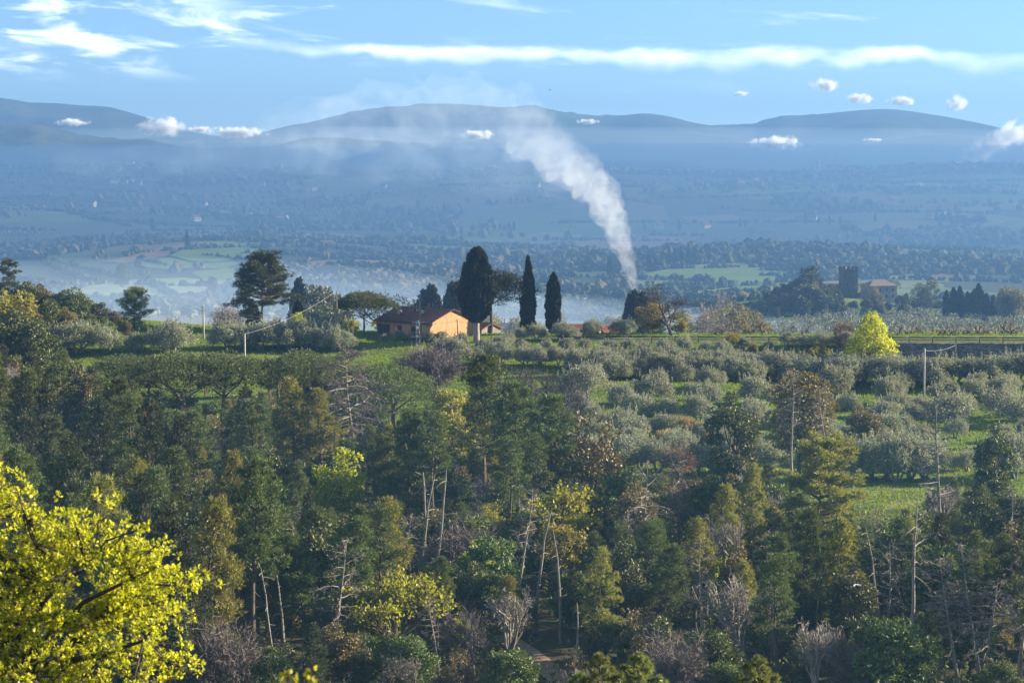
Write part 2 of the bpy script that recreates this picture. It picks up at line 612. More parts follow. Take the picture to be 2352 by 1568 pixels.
hill('mountains', 6600, [(-900, 300), (-500, 240), (-150, 215), (0, 227), (40, 231), (75, 238), (100, 236), (150, 238), (180, 242), (250, 246), (290, 258), (330, 272), (420, 305), (520, 318), (610, 302), (640, 294), (700, 284), (760, 268),
                         (830, 252), (920, 244), (985, 239), (1060, 243), (1140, 247), (1180, 244), (1225, 243), (1270, 254), (1340, 262), (1400, 266), (1480, 264), (1530, 272), (1590, 286), (1630, 289), (1720, 286),
                         (1760, 276), (1800, 264), (1840, 268), (1900, 262), (2000, 254), (2050, 253), (2100, 259), (2180, 272), (2260, 288), (2352, 310), (2500, 330), (2800, 290), (3250, 320)], 1300,
     'long pale blue mountain range on the horizon', hm_far, 9)


# ------------------------------------------------------------------ fields draped on the far slopes
def field_material(name, c1, c2, row=None, ang=0.0):
    m, w = new_mat(name)
    g = w.node('ShaderNodeNewGeometry')
    n = w.noise(g.outputs['Position'], .03, 4, .6)
    col = w.mix(w.ramp(n, .3, .7), c1, c2)
    if row:
        mp = w.node('ShaderNodeMapping')
        w.l.new(g.outputs['Position'], mp.inputs[0])
        mp.inputs['Rotation'].default_value = (0, 0, ang)
        wv = w.node('ShaderNodeTexWave', wave_type='BANDS', bands_direction='X')
        w.l.new(mp.outputs[0], wv.inputs[0])
        wv.inputs['Scale'].default_value = row
        wv.inputs['Distortion'].default_value = .6
        col = w.mix(w.math('MULTIPLY', wv.outputs['Fac'], .55), col, (.055, .065, .03))
    p = w.node('ShaderNodeBsdfPrincipled')
    w.l.new(col, p.inputs['Base Color'])
    p.inputs['Roughness'].default_value = 1.0
    p.inputs['Specular IOR Level'].default_value = .05
    finish(w, p.outputs[0])
    return m


FM = {'green': field_material('field_green', (.10, .16, .045), (.14, .20, .06)),
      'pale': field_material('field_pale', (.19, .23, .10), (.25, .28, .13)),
      'brown': field_material('field_brown', (.20, .135, .09), (.27, .19, .125), .05, .5),
      'vine': field_material('field_vine', (.15, .15, .07), (.21, .20, .09), .045, .9)}
FIELD_POLYS = []


def field(kind, outline, label):
    pts = [hit(u, v, 460) for u, v in outline]
    FIELD_POLYS.append(np.array([(p[0], p[1]) for p in pts]))
    bm = bmesh.new()
    vs_ = [bm.verts.new((p[0], p[1], 0)) for p in pts]
    f = bm.faces.new(vs_)
    bmesh.ops.triangulate(bm, faces=[f])
    for _ in range(6):
        long_ = [e for e in bm.edges if e.calc_length() > 16]
        if not long_ or len(bm.faces) > 9000:
            break
        bmesh.ops.subdivide_edges(bm, edges=long_, cuts=1, use_grid_fill=False)
        bmesh.ops.triangulate(bm, faces=[f for f in bm.faces if len(f.verts) > 3])
    me = bpy.data.meshes.new('field')
    bm.normal_update()
    if sum(f.normal.z for f in bm.faces) < 0:
        bmesh.ops.reverse_faces(bm, faces=bm.faces)
    bm.to_mesh(me)
    bm.free()
    co = np.empty(len(me.vertices) * 3)
    me.vertices.foreach_get('co', co)
    co = co.reshape(-1, 3)
    co[:, 2] = terrain(co[:, 0], co[:, 1]) + .9
    me.vertices.foreach_set('co', co.ravel())
    me.update()
    return tag(link('field', me, FM[kind]), label=label, kind='structure')


field('green', [(390, 590), (440, 566), (480, 556), (540, 560), (600, 572), (560, 594), (500, 604), (440, 602)], 'smooth green field on the crest of the hump')
field('brown', [(230, 604), (300, 590), (380, 568), (440, 562), (380, 590), (290, 606)], 'strip of bare brown soil along the green hump')
field('green', [(290, 612), (390, 594), (440, 606), (560, 604), (520, 618), (380, 620)], 'green field below the hump')
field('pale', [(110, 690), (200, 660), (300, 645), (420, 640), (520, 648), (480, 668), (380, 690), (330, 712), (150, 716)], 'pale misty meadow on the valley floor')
field('green', [(440, 628), (520, 618), (610, 630), (560, 650), (470, 644)], 'green strip by the lone tree')
field('brown', [(650, 606), (800, 598), (960, 602), (1010, 616), (820, 620), (660, 622)], 'bare brown field above the olive rows')
field('green', [(440, 486), (560, 478), (620, 492), (520, 498)], 'small green clearing high on the far slope')
field('brown', [(620, 540), (760, 536), (880, 548), (760, 560), (640, 556)], 'brown field among hedges')
field('brown', [(1310, 560), (1420, 540), (1560, 545), (1600, 570), (1480, 590), (1330, 590)], 'long brown field beyond the smoke')
field('green', [(1440, 640), (1560, 612), (1700, 606), (1800, 620), (1880, 628), (1780, 650), (1640, 690), (1480, 690)], 'broad green hillside beyond the bare walnut')
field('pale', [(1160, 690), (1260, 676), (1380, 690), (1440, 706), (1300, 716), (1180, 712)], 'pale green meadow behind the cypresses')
field('vine', [(1960, 520), (2130, 508), (2200, 514), (2100, 528), (1990, 534)], 'light vineyard on the far slope')
field('vine', [(1560, 500), (1680, 494), (1720, 506), (1600, 514)], 'small vineyard strip on the far slope')
# ------------------------------------------------------------------ tree kinds (each built once, in metres, base at the origin)
def unit(v):
    return v / (np.linalg.norm(v, axis=-1, keepdims=True) + 1e-9)


def limb(rng, p, d, L, n=5, wob=.12, lift=0.0):
    """a wandering line from p along d"""
    d = unit(np.asarray(d, float))
    pts = [np.asarray(p, float)]
    st = L / (n - 1)
    for _ in range(n - 1):
        d = unit(d + rng.normal(size=3) * wob + np.array((0, 0, lift)))
        pts.append(pts[-1] + d * st)
    return np.array(pts), d


def sphere_pts(rng, n, shell=.55):
    v = unit(rng.normal(size=(n, 3)))
    return v * (rng.uniform(shell ** 3, 1, (n, 1)) ** (1 / 3))


def proto(parts, H):
    return {'parts': parts, 'H': H}


def tufts(mb, rng, C, r, flat, per, blades, L, Wd, outward):
    """needle tufts filling flattened clumps round the centres C"""
    C = np.repeat(np.asarray(C), per, 0)
    r = np.repeat(np.broadcast_to(r, (len(C) // per,)), per)
    v = sphere_pts(rng, len(C), .35)
    Pp = C + v * r[:, None] * np.array((1, 1, flat))
    D = v * 1.0 + np.array((0, 0, .55)) + np.repeat(outward, per, 0) * .4
    Pp = np.repeat(Pp, blades, 0)
    D = unit(np.repeat(D, blades, 0)) + rng.normal(size=(len(Pp), 3)) * .55
    k = rng.uniform(.7, 1.25, len(Pp))
    mb.leaves(Pp, D, L * k, Wd * k, rng, .1)


def snags(mb, rng, trunk, t0, t1, n, L, sides=4, droop=-.1):
    for _ in range(n):
        t = rng.uniform(min(t0, t1 * .5), t1)
        k = t * (len(trunk) - 1)
        i = min(int(k), len(trunk) - 2)
        p = trunk[i] * (1 - k + i) + trunk[i + 1] * (k - i)
        a = rng.uniform(0, 6.28)
        ln = L * rng.uniform(.4, 1.2)
        pts, _ = limb(rng, p, (math.cos(a), math.sin(a), rng.uniform(-.2, .35)), ln, 4, .14, droop)
        mb.tube(pts, np.linspace(.05, .018, 4), sides)


def pine(seed, H=14, cb=.42, R=3.2, nb=46, needle='needle', bark='bark', shape='cone', per=8, dens=1.0, bend=.03, snag=9, flat=.55, cr=.62):
    rng = np.random.default_rng(seed)
    tr, _ = limb(rng, (0, 0, -.6), (rng.normal() * bend, rng.normal() * bend, 1), H + .4, 10, bend, .05)
    tr[:, 2] *= (H - .1) / tr[-1, 2]
    T, Cn = MB(), MB()
    r0 = .018 * H
    T.tube(tr, np.linspace(r0, .03, 10) * (1 + .25 * np.exp(-np.arange(10.))), 8)
    cs, outw, rr = [], [], []
    az = rng.uniform(0, 6.28)
    for i in range(nb):
        t = cb + (1 - cb) * ((i + rng.uniform(0, .8)) / nb) ** .92
        tt = (t - cb) / (1 - cb)
        k = t * 9
        j = min(int(k), 8)
        p = tr[j] * (1 - k + j) + tr[j + 1] * (k - j)
        az += 2.4 + rng.normal() * .35
        if shape == 'cone':
            L = R * ((1 - tt) ** .72 * .92 + .10)
            el = .05 + .55 * tt
        elif shape == 'round':
            L = R * (math.sin(math.pi * (0.14 + .80 * tt)) ** .8 + .05)
            el = -.05 + .95 * tt
        elif shape == 'dome':
            L = R * (math.sqrt(max(0, 1 - tt ** 1.7)) * .95 + .08)
            el = -.10 + 1.0 * tt
        elif shape == 'layer':
            L = R * (.35 + .65 * abs(math.sin(tt * 9 + seed))) * (1 - tt * .65)
            el = .0 + .45 * tt
        else:
            L = R * (1 - tt) ** .5 * (1.0 if rng.random() < .7 else .5)
            el = .15 + .5 * tt
        L *= rng.uniform(.62, 1.16)
        d = (math.cos(az) * math.cos(el), math.sin(az) * math.cos(el), math.sin(el))
        pts, de = limb(rng, p, d, max(L, .3), 5, .13, .07)
        T.tube(pts, np.linspace(.022 * L + .018, .014, 5), 4)
        n = max(1, int(round(L * 1.5 * dens)))
        for q in range(n):
            f = 1 - .62 * (q / max(1, n)) * rng.uniform(.7, 1.1)
            k2 = f * 4
            j2 = min(int(k2), 3)
            b = pts[j2] * (1 - k2 + j2) + pts[j2 + 1] * (k2 - j2)
            off = rng.normal(size=3) * np.array((.30, .30, .12)) * (L * .32) * (0.25 if q == 0 else 1)
            c = b + off
            if q:
                T.tube(np.array([b, c]), np.array((.022, .01)), 3)
            cs.append(c)
            outw.append(unit(c - p))
            rr.append(cr * rng.uniform(.6, 1.25))
    cs.append(tr[-1] + np.array((0, 0, -.1)))
    outw.append(np.array((0, 0, 1.)))
    rr.append(cr * .8)
    tufts(Cn, rng, np.array(cs), np.array(rr), flat, int(per * 1.25), 5, .42, .068, np.array(outw))
    if snag:
        snags(T, rng, tr, .15, cb, snag, 1.1)
    return proto([('trunk', T.mesh('pine_trunk'), M[bark]), ('crown', Cn.mesh('pine_crown'), M[needle])], H)


def umbrella(seed, H=10, R=5.2, thick=.36, lean=(0, 0), needle='needle', n=170, fork=.52, per=11, cr=.8, hang=.20):
    rng = np.random.default_rng(seed)
    T, Cn = MB(), MB()
    top = np.array((lean[0], lean[1], H * fork))
    tr = np.array([top * t + np.array((.16 * math.sin(t * 4), .1 * math.sin(3 * t), 0)) - (0, 0, .5 * (1 - t)) for t in np.linspace(0, 1, 7)])
    T.tube(tr, np.linspace(.030 * H, .020 * H, 7), 8)
    zc = H * (1 - thick)
    a = rng.uniform(0, 6.28, n)
    r = np.sqrt(rng.uniform(0, 1, n))
    lob = 1 + .13 * np.sin(3 * a + seed) + .08 * np.sin(5 * a + 2 * seed)
    x, y = R * lob * r * np.cos(a), R * lob * r * np.sin(a)
    dome = np.sqrt(np.clip(1 - (r * .97) ** 2, 0, 1))
    z = zc + H * thick * dome * rng.uniform(.55, 1.0, n) - .35
    low = rng.random(n) < hang
    z[low] = zc + rng.uniform(-.5, .6, low.sum()) * H * thick * .45
    C = np.stack([x + lean[0] * 1.0, y + lean[1] * 1.0, z], 1)
    for i in range(9):
        az = i / 9 * 6.28 + rng.normal() * .25
        tip = np.array((math.cos(az) * R * .72 + lean[0], math.sin(az) * R * .72 + lean[1], zc + rng.uniform(.05, .5) * H * thick))
        s = tr[-1 - (i % 3 == 0)]
        mid = s * .45 + tip * .55 + np.array((0, 0, -.35)) + rng.normal(size=3) * .15
        q = np.array([s, s * .7 + mid * .3 + rng.normal(size=3) * .08, mid, mid * .5 + tip * .5, tip])
        T.tube(q, np.linspace(.012 * H, .03, 5), 5)
        near = C[np.argsort(np.linalg.norm(C - tip, axis=1))[:9]]
        for c in near:
            T.tube(np.array([mid * .4 + tip * .6, c]), np.array((.035, .012)), 3)
    O = unit(C - np.array((lean[0], lean[1], zc - .5)))
    tufts(Cn, rng, C, rng.uniform(.7, 1.25, n) * cr, .62, int(per * 1.1), 5, .38, .08, O)
    return proto([('trunk', T.mesh('umbrella_trunk'), M['bark']), ('crown', Cn.mesh('umbrella_crown'), M[needle])], H)


def lobed(seed, H=9, R=3.2, c0=.30, lobes=20, per=330, mat='oak', bark='bark', leaf=(.34, .20), up=.25, stems=1, hollow=.62, squash=1.0, top_heavy=0.0, lob_r=.34):
    """broadleaf crown made of leafy lobes carried on limbs"""
    rng = np.random.default_rng(seed)
    T, Cn = MB(), MB()
    zc, rz = H * (1 + c0) / 2, H * (1 - c0) / 2
    C = []
    tries = 0
    while len(C) < lobes and tries < 4000:
        tries += 1
        v = sphere_pts(rng, 1, .45)[0] * .80
        if top_heavy and rng.random() < top_heavy * max(0, -v[2]):
            continue
        c = np.array((v[0] * R, v[1] * R, zc + v[2] * rz * squash))
        if all(np.linalg.norm((c - q) / np.array((R, R, rz))) > .26 for q in C):
            C.append(c)
    C = np.array(C)
    rl = R * lob_r * rng.uniform(.72, 1.22, len(C))
    st = []
    for s in range(stems):
        a = rng.uniform(0, 6.28)
        tilt = 0.05 if stems == 1 else .28
        tr, _ = limb(rng, (0, 0, -.5), (math.cos(a) * tilt, math.sin(a) * tilt, 1), H * (c0 + .30), 6, .07, .03)
        T.tube(tr, np.linspace(.026 * H, .012 * H, 6) / (stems ** .35), 7)
        st.append(tr)
    for c in C:
        tr = st[rng.integers(len(st))]
        s = tr[rng.integers(2, 6)]
        mid = (s + c) / 2 + rng.normal(size=3) * .22 + np.array((0, 0, -.1))
        T.tube(np.array([s, (s + mid) / 2, mid, c]), np.array((.06, .05, .035, .015)) * H / 9, 4)
    N = per * len(C)
    ci = np.repeat(np.arange(len(C)), per)
    v = sphere_pts(rng, N, hollow)
    Pp = C[ci] + v * rl[ci][:, None] * np.array((1, 1, .82))
    D = v * .7 + rng.normal(size=(N, 3)) * .6 + np.array((0, 0, up))
    k = rng.uniform(.6, 1.3, N)
    Cn.leaves(Pp, D, leaf[0] * k, leaf[1] * k, rng)
    return proto([('trunk', T.mesh('lobed_trunk', True), M[bark]), ('crown', Cn.mesh('lobed_crown'), M[mat])], H)


def olive(seed, H=5, R=2.6):
    rng = np.random.default_rng(seed)
    T, Cn = MB(), MB()
    C = []
    for s in range(3):
        a = s * 2.1 + rng.uniform(0, 1)
        tr, _ = limb(rng, (math.cos(a) * .18, math.sin(a) * .18, -.4), (math.cos(a) * .22, math.sin(a) * .22, 1), H * .55, 6, .16, .02)
        T.tube(tr, np.linspace(.20, .07, 6), 6)
        for k in range(4):
            b, _ = limb(rng, tr[rng.integers(3, 6)], unit(rng.normal(size=3) + np.array((math.cos(a), math.sin(a), .5))), H * .3, 4, .15, .05)
            T.tube(b, np.linspace(.06, .02, 4), 4)
    n = 32
    v = sphere_pts(rng, n, .5)
    v[:, 2] = np.abs(v[:, 2]) * 1.15 - .58
    C = np.array((0, 0, H * .56)) + v * np.array((R * .80, R * .80, H * .42))
    per = 190
    ci = np.repeat(np.arange(n), per)
    w = sphere_pts(rng, n * per, .45)
    rl = rng.uniform(.6, 1.0, n)
    Pp = C[ci] + w * rl[ci][:, None]
    D = w * .6 + np.array((0, 0, .55)) + rng.normal(size=w.shape) * .5
    k = rng.uniform(.7, 1.3, len(Pp))
    Cn.leaves(Pp, D, .30 * k, .105 * k, rng)
    # upright water shoots that roughen the outline
    for i in range(110):
        c = C[rng.integers(n)]
        if c[2] < H * .5:
            continue
        b = c + rng.normal(size=3) * .45 + np.array((0, 0, .35))
        m = 16
        t = np.linspace(0, 1, m)
        L = rng.uniform(.5, 1.0)
        ax = unit(np.array((rng.normal() * .2, rng.normal() * .2, 1)))
        Pp = b + t[:, None] * ax * L
        Cn.leaves(Pp, rng.normal(size=(m, 3)) * .6 + ax * .9, .26, .085, rng)
    Hh = H
    return proto([('trunk', T.mesh('olive_trunk', True), M['bark_grey']), ('crown', Cn.mesh('olive_crown'), M['olive'])], Hh)


def bare(seed, H=8, spread=.5, stems=1, depth=4, kids=4, bark='bark_dark', twig='twig_purple', tw=5, tl=.7, wob=.10, lift=.05, leafmat=None, base_len=.30, tww=.035):
    """leafless tree: forking limbs ending in sprays of twigs"""
    rng = np.random.default_rng(seed)
    T, Tw, Lf = MB(), MB(), MB()
    tips = []

    def grow(p, d, L, r, k):
        n = 5 if k > 1 else 4
        pts, de = limb(rng, p, d, L, n, wob, lift)
        T.tube(pts, np.linspace(r, r * .62, n), 6 if k >= depth - 1 else (4 if k > 1 else 3))
        if k <= 1:
            tips.append((pts, de))
            return
        for c in range(kids if k < depth else kids + 1):
            f = rng.uniform(.45, 1.0) if c else 1.0
            i = f * (n - 1)
            j = min(int(i), n - 2)
            q = pts[j] * (1 - i + j) + pts[j + 1] * (i - j)
            side = unit(rng.normal(size=3))
            dd = unit(de + side * spread * rng.uniform(.6, 1.35) * (0.55 if c == 0 else 1.25))
            grow(q, dd, L * rng.uniform(.62, .86), r * .56, k - 1)

    for s in range(stems):
        a = s / stems * 6.28 + rng.uniform(0, .8)
        tilt = .06 if stems == 1 else rng.uniform(.15, .55) * spread * 1.4
        grow(np.array((math.cos(a), math.sin(a), 0)) * (0 if stems == 1 else .25) - (0, 0, .4), (math.cos(a) * tilt, math.sin(a) * tilt, 1),
             H * base_len * (1 if stems == 1 else rng.uniform(.8, 1.1)), .021 * H / stems ** .4, depth)
    Pp, D = [], []
    for pts, de in tips:
        for _ in range(tw):
            f = rng.uniform(.1, 1)
            i = f * (len(pts) - 1)
            j = min(int(i), len(pts) - 2)
            Pp.append(pts[j] * (1 - i + j) + pts[j + 1] * (i - j))
            D.append(unit(de + rng.normal(size=3) * .75))
    Pp, D = np.array(Pp), np.array(D)
    k = rng.uniform(.5, 1.3, len(Pp))
    Tw.leaves(Pp, D, tl * k, tww, rng, .2)
    Q = np.repeat(Pp + D * (tl * k * .5)[:, None], 2, 0)
    Tw.leaves(Q, np.repeat(D, 2, 0) + rng.normal(size=(len(Q), 3)) * .7, tl * .55, tww * .8, rng, .2)
    parts = [('trunk', T.mesh('bare_trunk'), M[bark]), ('crown', Tw.mesh('bare_twigs'), M[twig])]
    allp = np.vstack(T.V + Tw.V)
    s = H / allp[:, 2].max()
    for q in parts:
        co = np.empty(len(q[1].vertices) * 3, np.float32)
        q[1].vertices.foreach_get('co', co)
        q[1].vertices.foreach_set('co', co * s)
    if leafmat:
        ends = np.repeat(Pp + D * (tl * k)[:, None] * .8, 3, 0)
        ends = ends + rng.normal(size=ends.shape) * .12
        Lf.leaves(ends * s, rng.normal(size=ends.shape) + np.array((0, 0, .2)), .24 * s, .15 * s, rng)
        parts.append(('foliage', Lf.mesh('sparse_leaves'), M[leafmat]))
    return proto(parts, H)


def dead_pine(seed, H=14, cb=.35, R=3.0, nb=34, bark='bark_grey', twig='twig_grey', tw=9, red=0, lean=.04, droop=-.05):
    rng = np.random.default_rng(seed)
    T, Tw, Nd = MB(), MB(), MB()
    tr, _ = limb(rng, (0, 0, -.6), (rng.normal() * lean, rng.normal() * lean, 1), H + .4, 10, lean, .04)
    tr[:, 2] *= H / tr[-1, 2]
    T.tube(tr, np.linspace(.017 * H, .03, 10), 8)
    az = 0
    Pp, D = [], []
    for i in range(nb):
        t = cb + (.98 - cb) * (i + rng.uniform(0, .8)) / nb
        tt = (t - cb) / (1 - cb)
        k = t * 9
        j = min(int(k), 8)
        p = tr[j] * (1 - k + j) + tr[j + 1] * (k - j)
        az += 2.4 + rng.normal() * .4
        L = R * (math.sin(math.pi * (.25 + .72 * tt)) ** .8) * rng.uniform(.45, 1.2) + .15
        el = -.12 + .55 * tt + rng.normal() * .12
        pts, de = limb(rng, p, (math.cos(az) * math.cos(el), math.sin(az) * math.cos(el), math.sin(el)), L, 5, .15, droop)
        T.tube(pts, np.linspace(.017 * L + .02, .012, 5), 4)
        for q in range(int(tw * (.4 + L / R))):
            f = rng.uniform(.2, 1) * 4
            j2 = min(int(f), 3)
            Pp.append(pts[j2] * (1 - f + j2) + pts[j2 + 1] * (f - j2))
            D.append(unit(de + rng.normal(size=3) * .8 + np.array((0, 0, -.15))))
    Pp, D = np.array(Pp), np.array(D)
    k = rng.uniform(.4, 1.2, len(Pp))
    Tw.leaves(Pp, D, .85 * k, .035, rng, .3)
    Q = np.repeat(Pp + D * (.4 * k)[:, None], 3, 0)
    Tw.leaves(Q, np.repeat(D, 3, 0) + rng.normal(size=(len(Q), 3)) * .7, .45, .026, rng, .3)
    parts = [('trunk', T.mesh('dead_trunk'), M[bark]), ('crown', Tw.mesh('dead_twigs'), M[twig])]
    if red:
        e = Pp + D * (.8 * k)[:, None]
        e = np.repeat(e[rng.random(len(e)) < red], 5, 0)
        Nd.leaves(e + rng.normal(size=e.shape) * .08, rng.normal(size=e.shape) + np.array((0, 0, -.5)), .34, .07, rng)
        parts.append(('foliage', Nd.mesh('dead_needles'), M['needle_red']))
    snags(T, rng, tr, .12, cb, 14, 1.2)
    return proto(parts, H)


def cypress(seed, H=13, R=1.25, c0=.03, prof=None, n=9000, mat='cypress', leaf=(.42, .14), trunk_r=.16):
    rng = np.random.default_rng(seed)
    prof = prof or [(0, .35), (.08, .78), (.25, 1.0), (.5, .92), (.75, .66), (.9, .36), (1, .04)]
    pt, pr = zip(*prof)
    T, Cn, Co = MB(), MB(), MB()
    tr = np.array([(.05 * math.sin(z * .6), 0, z) for z in np.linspace(-.5, H * (c0 + .35), 6)])
    T.tube(tr, np.linspace(trunk_r * 1.25, trunk_r * .7, 6), 8)
    t = rng.uniform(0, 1, n)
    keep = rng.random(n) < np.interp(t, pt, pr) * .85 + .15
    t = t[keep]
    a = rng.uniform(0, 6.28, len(t))
    lob = 1 + .10 * np.sin(4 * a + 3.5 * t * 6 + seed) + .08 * np.sin(7 * a - t * 16) + .07 * np.sin(t * 40 + 2 * a)
    rr = np.interp(t, pt, pr) * R * lob * rng.uniform(.72, 1.03, len(t))
    z = H * (c0 + (1 - c0) * t) - .2
    wob = .12 * np.sin(t * 5 + seed)
    Pp = np.stack([rr * np.cos(a) + wob, rr * np.sin(a), z], 1)
    D = np.stack([np.cos(a) * .30, np.sin(a) * .30, np.ones(len(a))], 1) + rng.normal(size=(len(a), 3)) * .18
    k = rng.uniform(.6, 1.5, len(a))
    Cn.leaves(Pp, D, leaf[0] * k, leaf[1] * k, rng, .1)
    tt = np.linspace(.01, .95, 16)
    th = np.arange(12) / 12 * 6.28
    rad = np.interp(tt, pt, pr) * R * .80
    cen = np.stack([.12 * np.sin(tt * 5 + seed), 0 * tt, H * (c0 + (1 - c0) * tt)], 1)
    Cn.tube(cen, rad, 12, True)  # hidden solid core added inside the leaves to block the light
    return proto([('trunk', T.mesh('cypress_trunk', True), M['bark_pale'] if c0 > .1 else M['bark_grey']), ('crown', Cn.mesh('cypress_crown'), M[mat])], H)


SPECIES_COUNT = {}


def put(pr, name, x, y, H, label, cat, group=None, rz=None, sx=1.0, lean=(0, 0), z=None, rng=random, part_names=None):
    """stand a tree of height H at (x, y) on the ground"""
    z = tz(x, y) - .05 if z is None else z
    s = H / pr['H']
    e = empty(name, (x, y, z), 0, label, cat, group)
    e.scale = (s * sx, s * sx, s)
    e.rotation_euler = (lean[0], lean[1], rng.uniform(0, 6.28) if rz is None else rz)
    for nm, me, mat in pr['parts']:
        link(nm, me, mat, e)
    return e


def put_px(pr, name, u, vtop, d, label, cat, group=None, **kw):
    """the same, with the top of the tree on pixel (u, vtop) at distance d"""
    q = P(u, vtop, d)
    H = q[2] - tz(q[0], d) + .05
    return put(pr, name, q[0], d, H, label, cat, group, **kw)
# ------------------------------------------------------------------ trees on the ridge
random.seed(11)
NEAR = []           # named trees that others are described by
VIEW = []           # trees whose crowns must stay in sight
TAKEN = []          # spots already used by a named tree (x, y, radius)


def base_d(u, v):
    return hit(u, v)[1]


def hero(pr, name, u, vtop, d, label, cat, group=None, r=3.0, **kw):
    o = put_px(pr, name, u, vtop, d, label, cat, group, **kw)
    TAKEN.append((o.location.x, o.location.y, r))
    if d < 345:
        vb = vtop + o.scale[2] * pr['H'] / d * FP
        VIEW.append((u, vtop, d, vb, r / d * FP))
        if not group:
            NEAR.append((o.location.x, o.location.y, label))
    return o


G_RIDGE = 'landmark trees on the ridge'
big_pine = pine(101, H=12.8, cb=.38, R=6.0, nb=62, needle='needle_dark', shape='dome', per=18, dens=1.15, snag=4, cr=.95, flat=.30, bend=.012)
hero(big_pine, 'pine_tree', 601, 598, 416, 'broad dark pine with layered round crown beside the misty valley', 'pine tree', G_RIDGE, rz=.4, sx=1.02)
hero(umbrella(102, H=8.4, R=5.3, thick=.40, lean=(.4, 0), n=290, fork=.44, needle='needle', per=16, cr=.80, hang=.06), 'umbrella_pine', 832, 668, 414, 'umbrella pine with crooked trunk touching the orange house roof', 'pine tree', G_RIDGE, rz=0, r=4)
hero(umbrella(103, H=11, R=6.7, thick=.42, lean=(0, 0), n=330, fork=.55, needle='needle_black', per=15), 'umbrella_pine', 1127, 617, 424, 'dark umbrella pine half hidden behind the thick cypress', 'pine tree', G_RIDGE, rz=0.3, r=4)
hero(cypress(104, H=15, R=2.6, c0=.22, n=26000, leaf=(.62, .18), prof=[(0, .30), (.06, .55), (.16, .84), (.32, 1.0), (.5, .93), (.68, .76), (.82, .60), (.92, .42), (.97, .25), (1, .08)], trunk_r=.44), 'cypress_tree', 1094, 571, 409,
     'massive egg-shaped black cypress on a bare pale trunk', 'cypress', G_RIDGE, rz=.9, r=3)
cyp_slim = cypress(105, H=13, R=1.18, n=15000, prof=[(0, .55), (.10, .92), (.3, 1.0), (.5, .88), (.7, .62), (.85, .36), (.95, .16), (1, .05)])
hero(cyp_slim, 'cypress_tree', 1213, 589, 421, 'tall slender cypress with a needle-sharp tip', 'cypress', G_RIDGE, rz=1.0, r=2)
hero(cypress(106, H=11, R=1.32, n=14000, prof=[(0, .5), (.12, .85), (.3, .96), (.6, .95), (.8, .72), (.92, .4), (1, .08)]), 'cypress_tree', 1271, 627, 422, 'shorter blunt cypress beside the slender one', 'cypress', G_RIDGE, rz=2.0, r=2)
hero(pine(107, H=9, cb=.18, R=4.3, nb=64, needle='needle', shape='round', per=12, cr=.8, dens=1.1), 'pine_tree', 308, 673, 408, 'rounded green pine standing clear of the wooded knoll', 'pine tree', G_RIDGE, r=4)
hero(cypress(108, H=5, R=.9, n=4500), 'cypress_tree', 683, 688, 428, 'small dark cypress above a yellow shrub', 'cypress', G_RIDGE, r=1.5)
ivy_proto = lobed(109, H=6.0, R=2.1, c0=.02, lobes=18, per=260, mat='oak', leaf=(.30, .2))
hero(ivy_proto, 'ivy_thicket', 577, 690, 414, 'dark ivy thicket at the foot of the broad pine', 'shrub', None, r=2)
walnut = bare(110, H=9.6, spread=.62, depth=5, kids=3, bark='bark_dark', twig='twig_dark', tw=5, tl=.65, wob=.15, lift=.04, base_len=.24, tww=.04)
hero(walnut, 'bare_tree', 1543, 646, 417, 'large leafless tree with spreading crooked limbs behind the road', 'bare tree', None, rz=.7, r=3, sx=1.3)
ivy2 = lobed(111, H=6, R=3.4, c0=.03, lobes=22, per=210, mat='spring_dull', leaf=(.30, .18), stems=3)
hero(ivy2, 'budding_bush', 1496, 692, 424, 'tall olive-yellow budding bush behind the large leafless tree', 'bush', None, r=2)
hero(lobed(112, H=4, R=2.2, c0=.02, lobes=14, per=200, mat='spring_dull', leaf=(.28, .17), stems=3), 'budding_bush', 1562, 716, 424, 'lower yellowish bush leaning on the large leafless tree', 'bush', None, r=2)
poplar = lobed(113, H=9.6, R=3.7, c0=.02, lobes=70, per=105, mat='poplar', bark='bark_grey', leaf=(.30, .20), up=.6, hollow=.25, top_heavy=0, lob_r=.20)


def taper(pr, prof):
    """squeeze a crown to a profile of radius against height"""
    t, r = zip(*prof)
    for nm, me, mat in pr['parts']:
        co = np.empty(len(me.vertices) * 3, np.float32)
        me.vertices.foreach_get('co', co)
        co = co.reshape(-1, 3)
        k = np.interp(co[:, 2] / pr['H'], t, r)
        co[:, 0] *= k
        co[:, 1] *= k
        me.vertices.foreach_set('co', co.ravel())
        me.update()
    return pr


taper(poplar, [(0, .8), (.12, 1.3), (.3, 1.28), (.5, 1.0), (.7, .68), (.85, .50), (1, .30)])
hero(poplar, 'poplar_tree', 2004, 702, 388, 'bright yellow-green poplar glowing below the road fence', 'poplar', None, r=4)
hero(bare(114, H=4.4, spread=.5, stems=4, depth=3, kids=4, twig='twig_brown', bark='bark', tl=.6), 'bare_tree', 1940, 728, 409, 'windswept leafless willow beside the yellow poplar', 'bare tree', None, r=2)
hero(lobed(115, H=4, R=2.4, c0=.02, lobes=14, per=160, mat='oak_brown', leaf=(.26, .16), stems=3), 'ivy_thicket', 1936, 762, 405, 'russet thicket between the road and the yellow poplar', 'shrub', None, r=2)

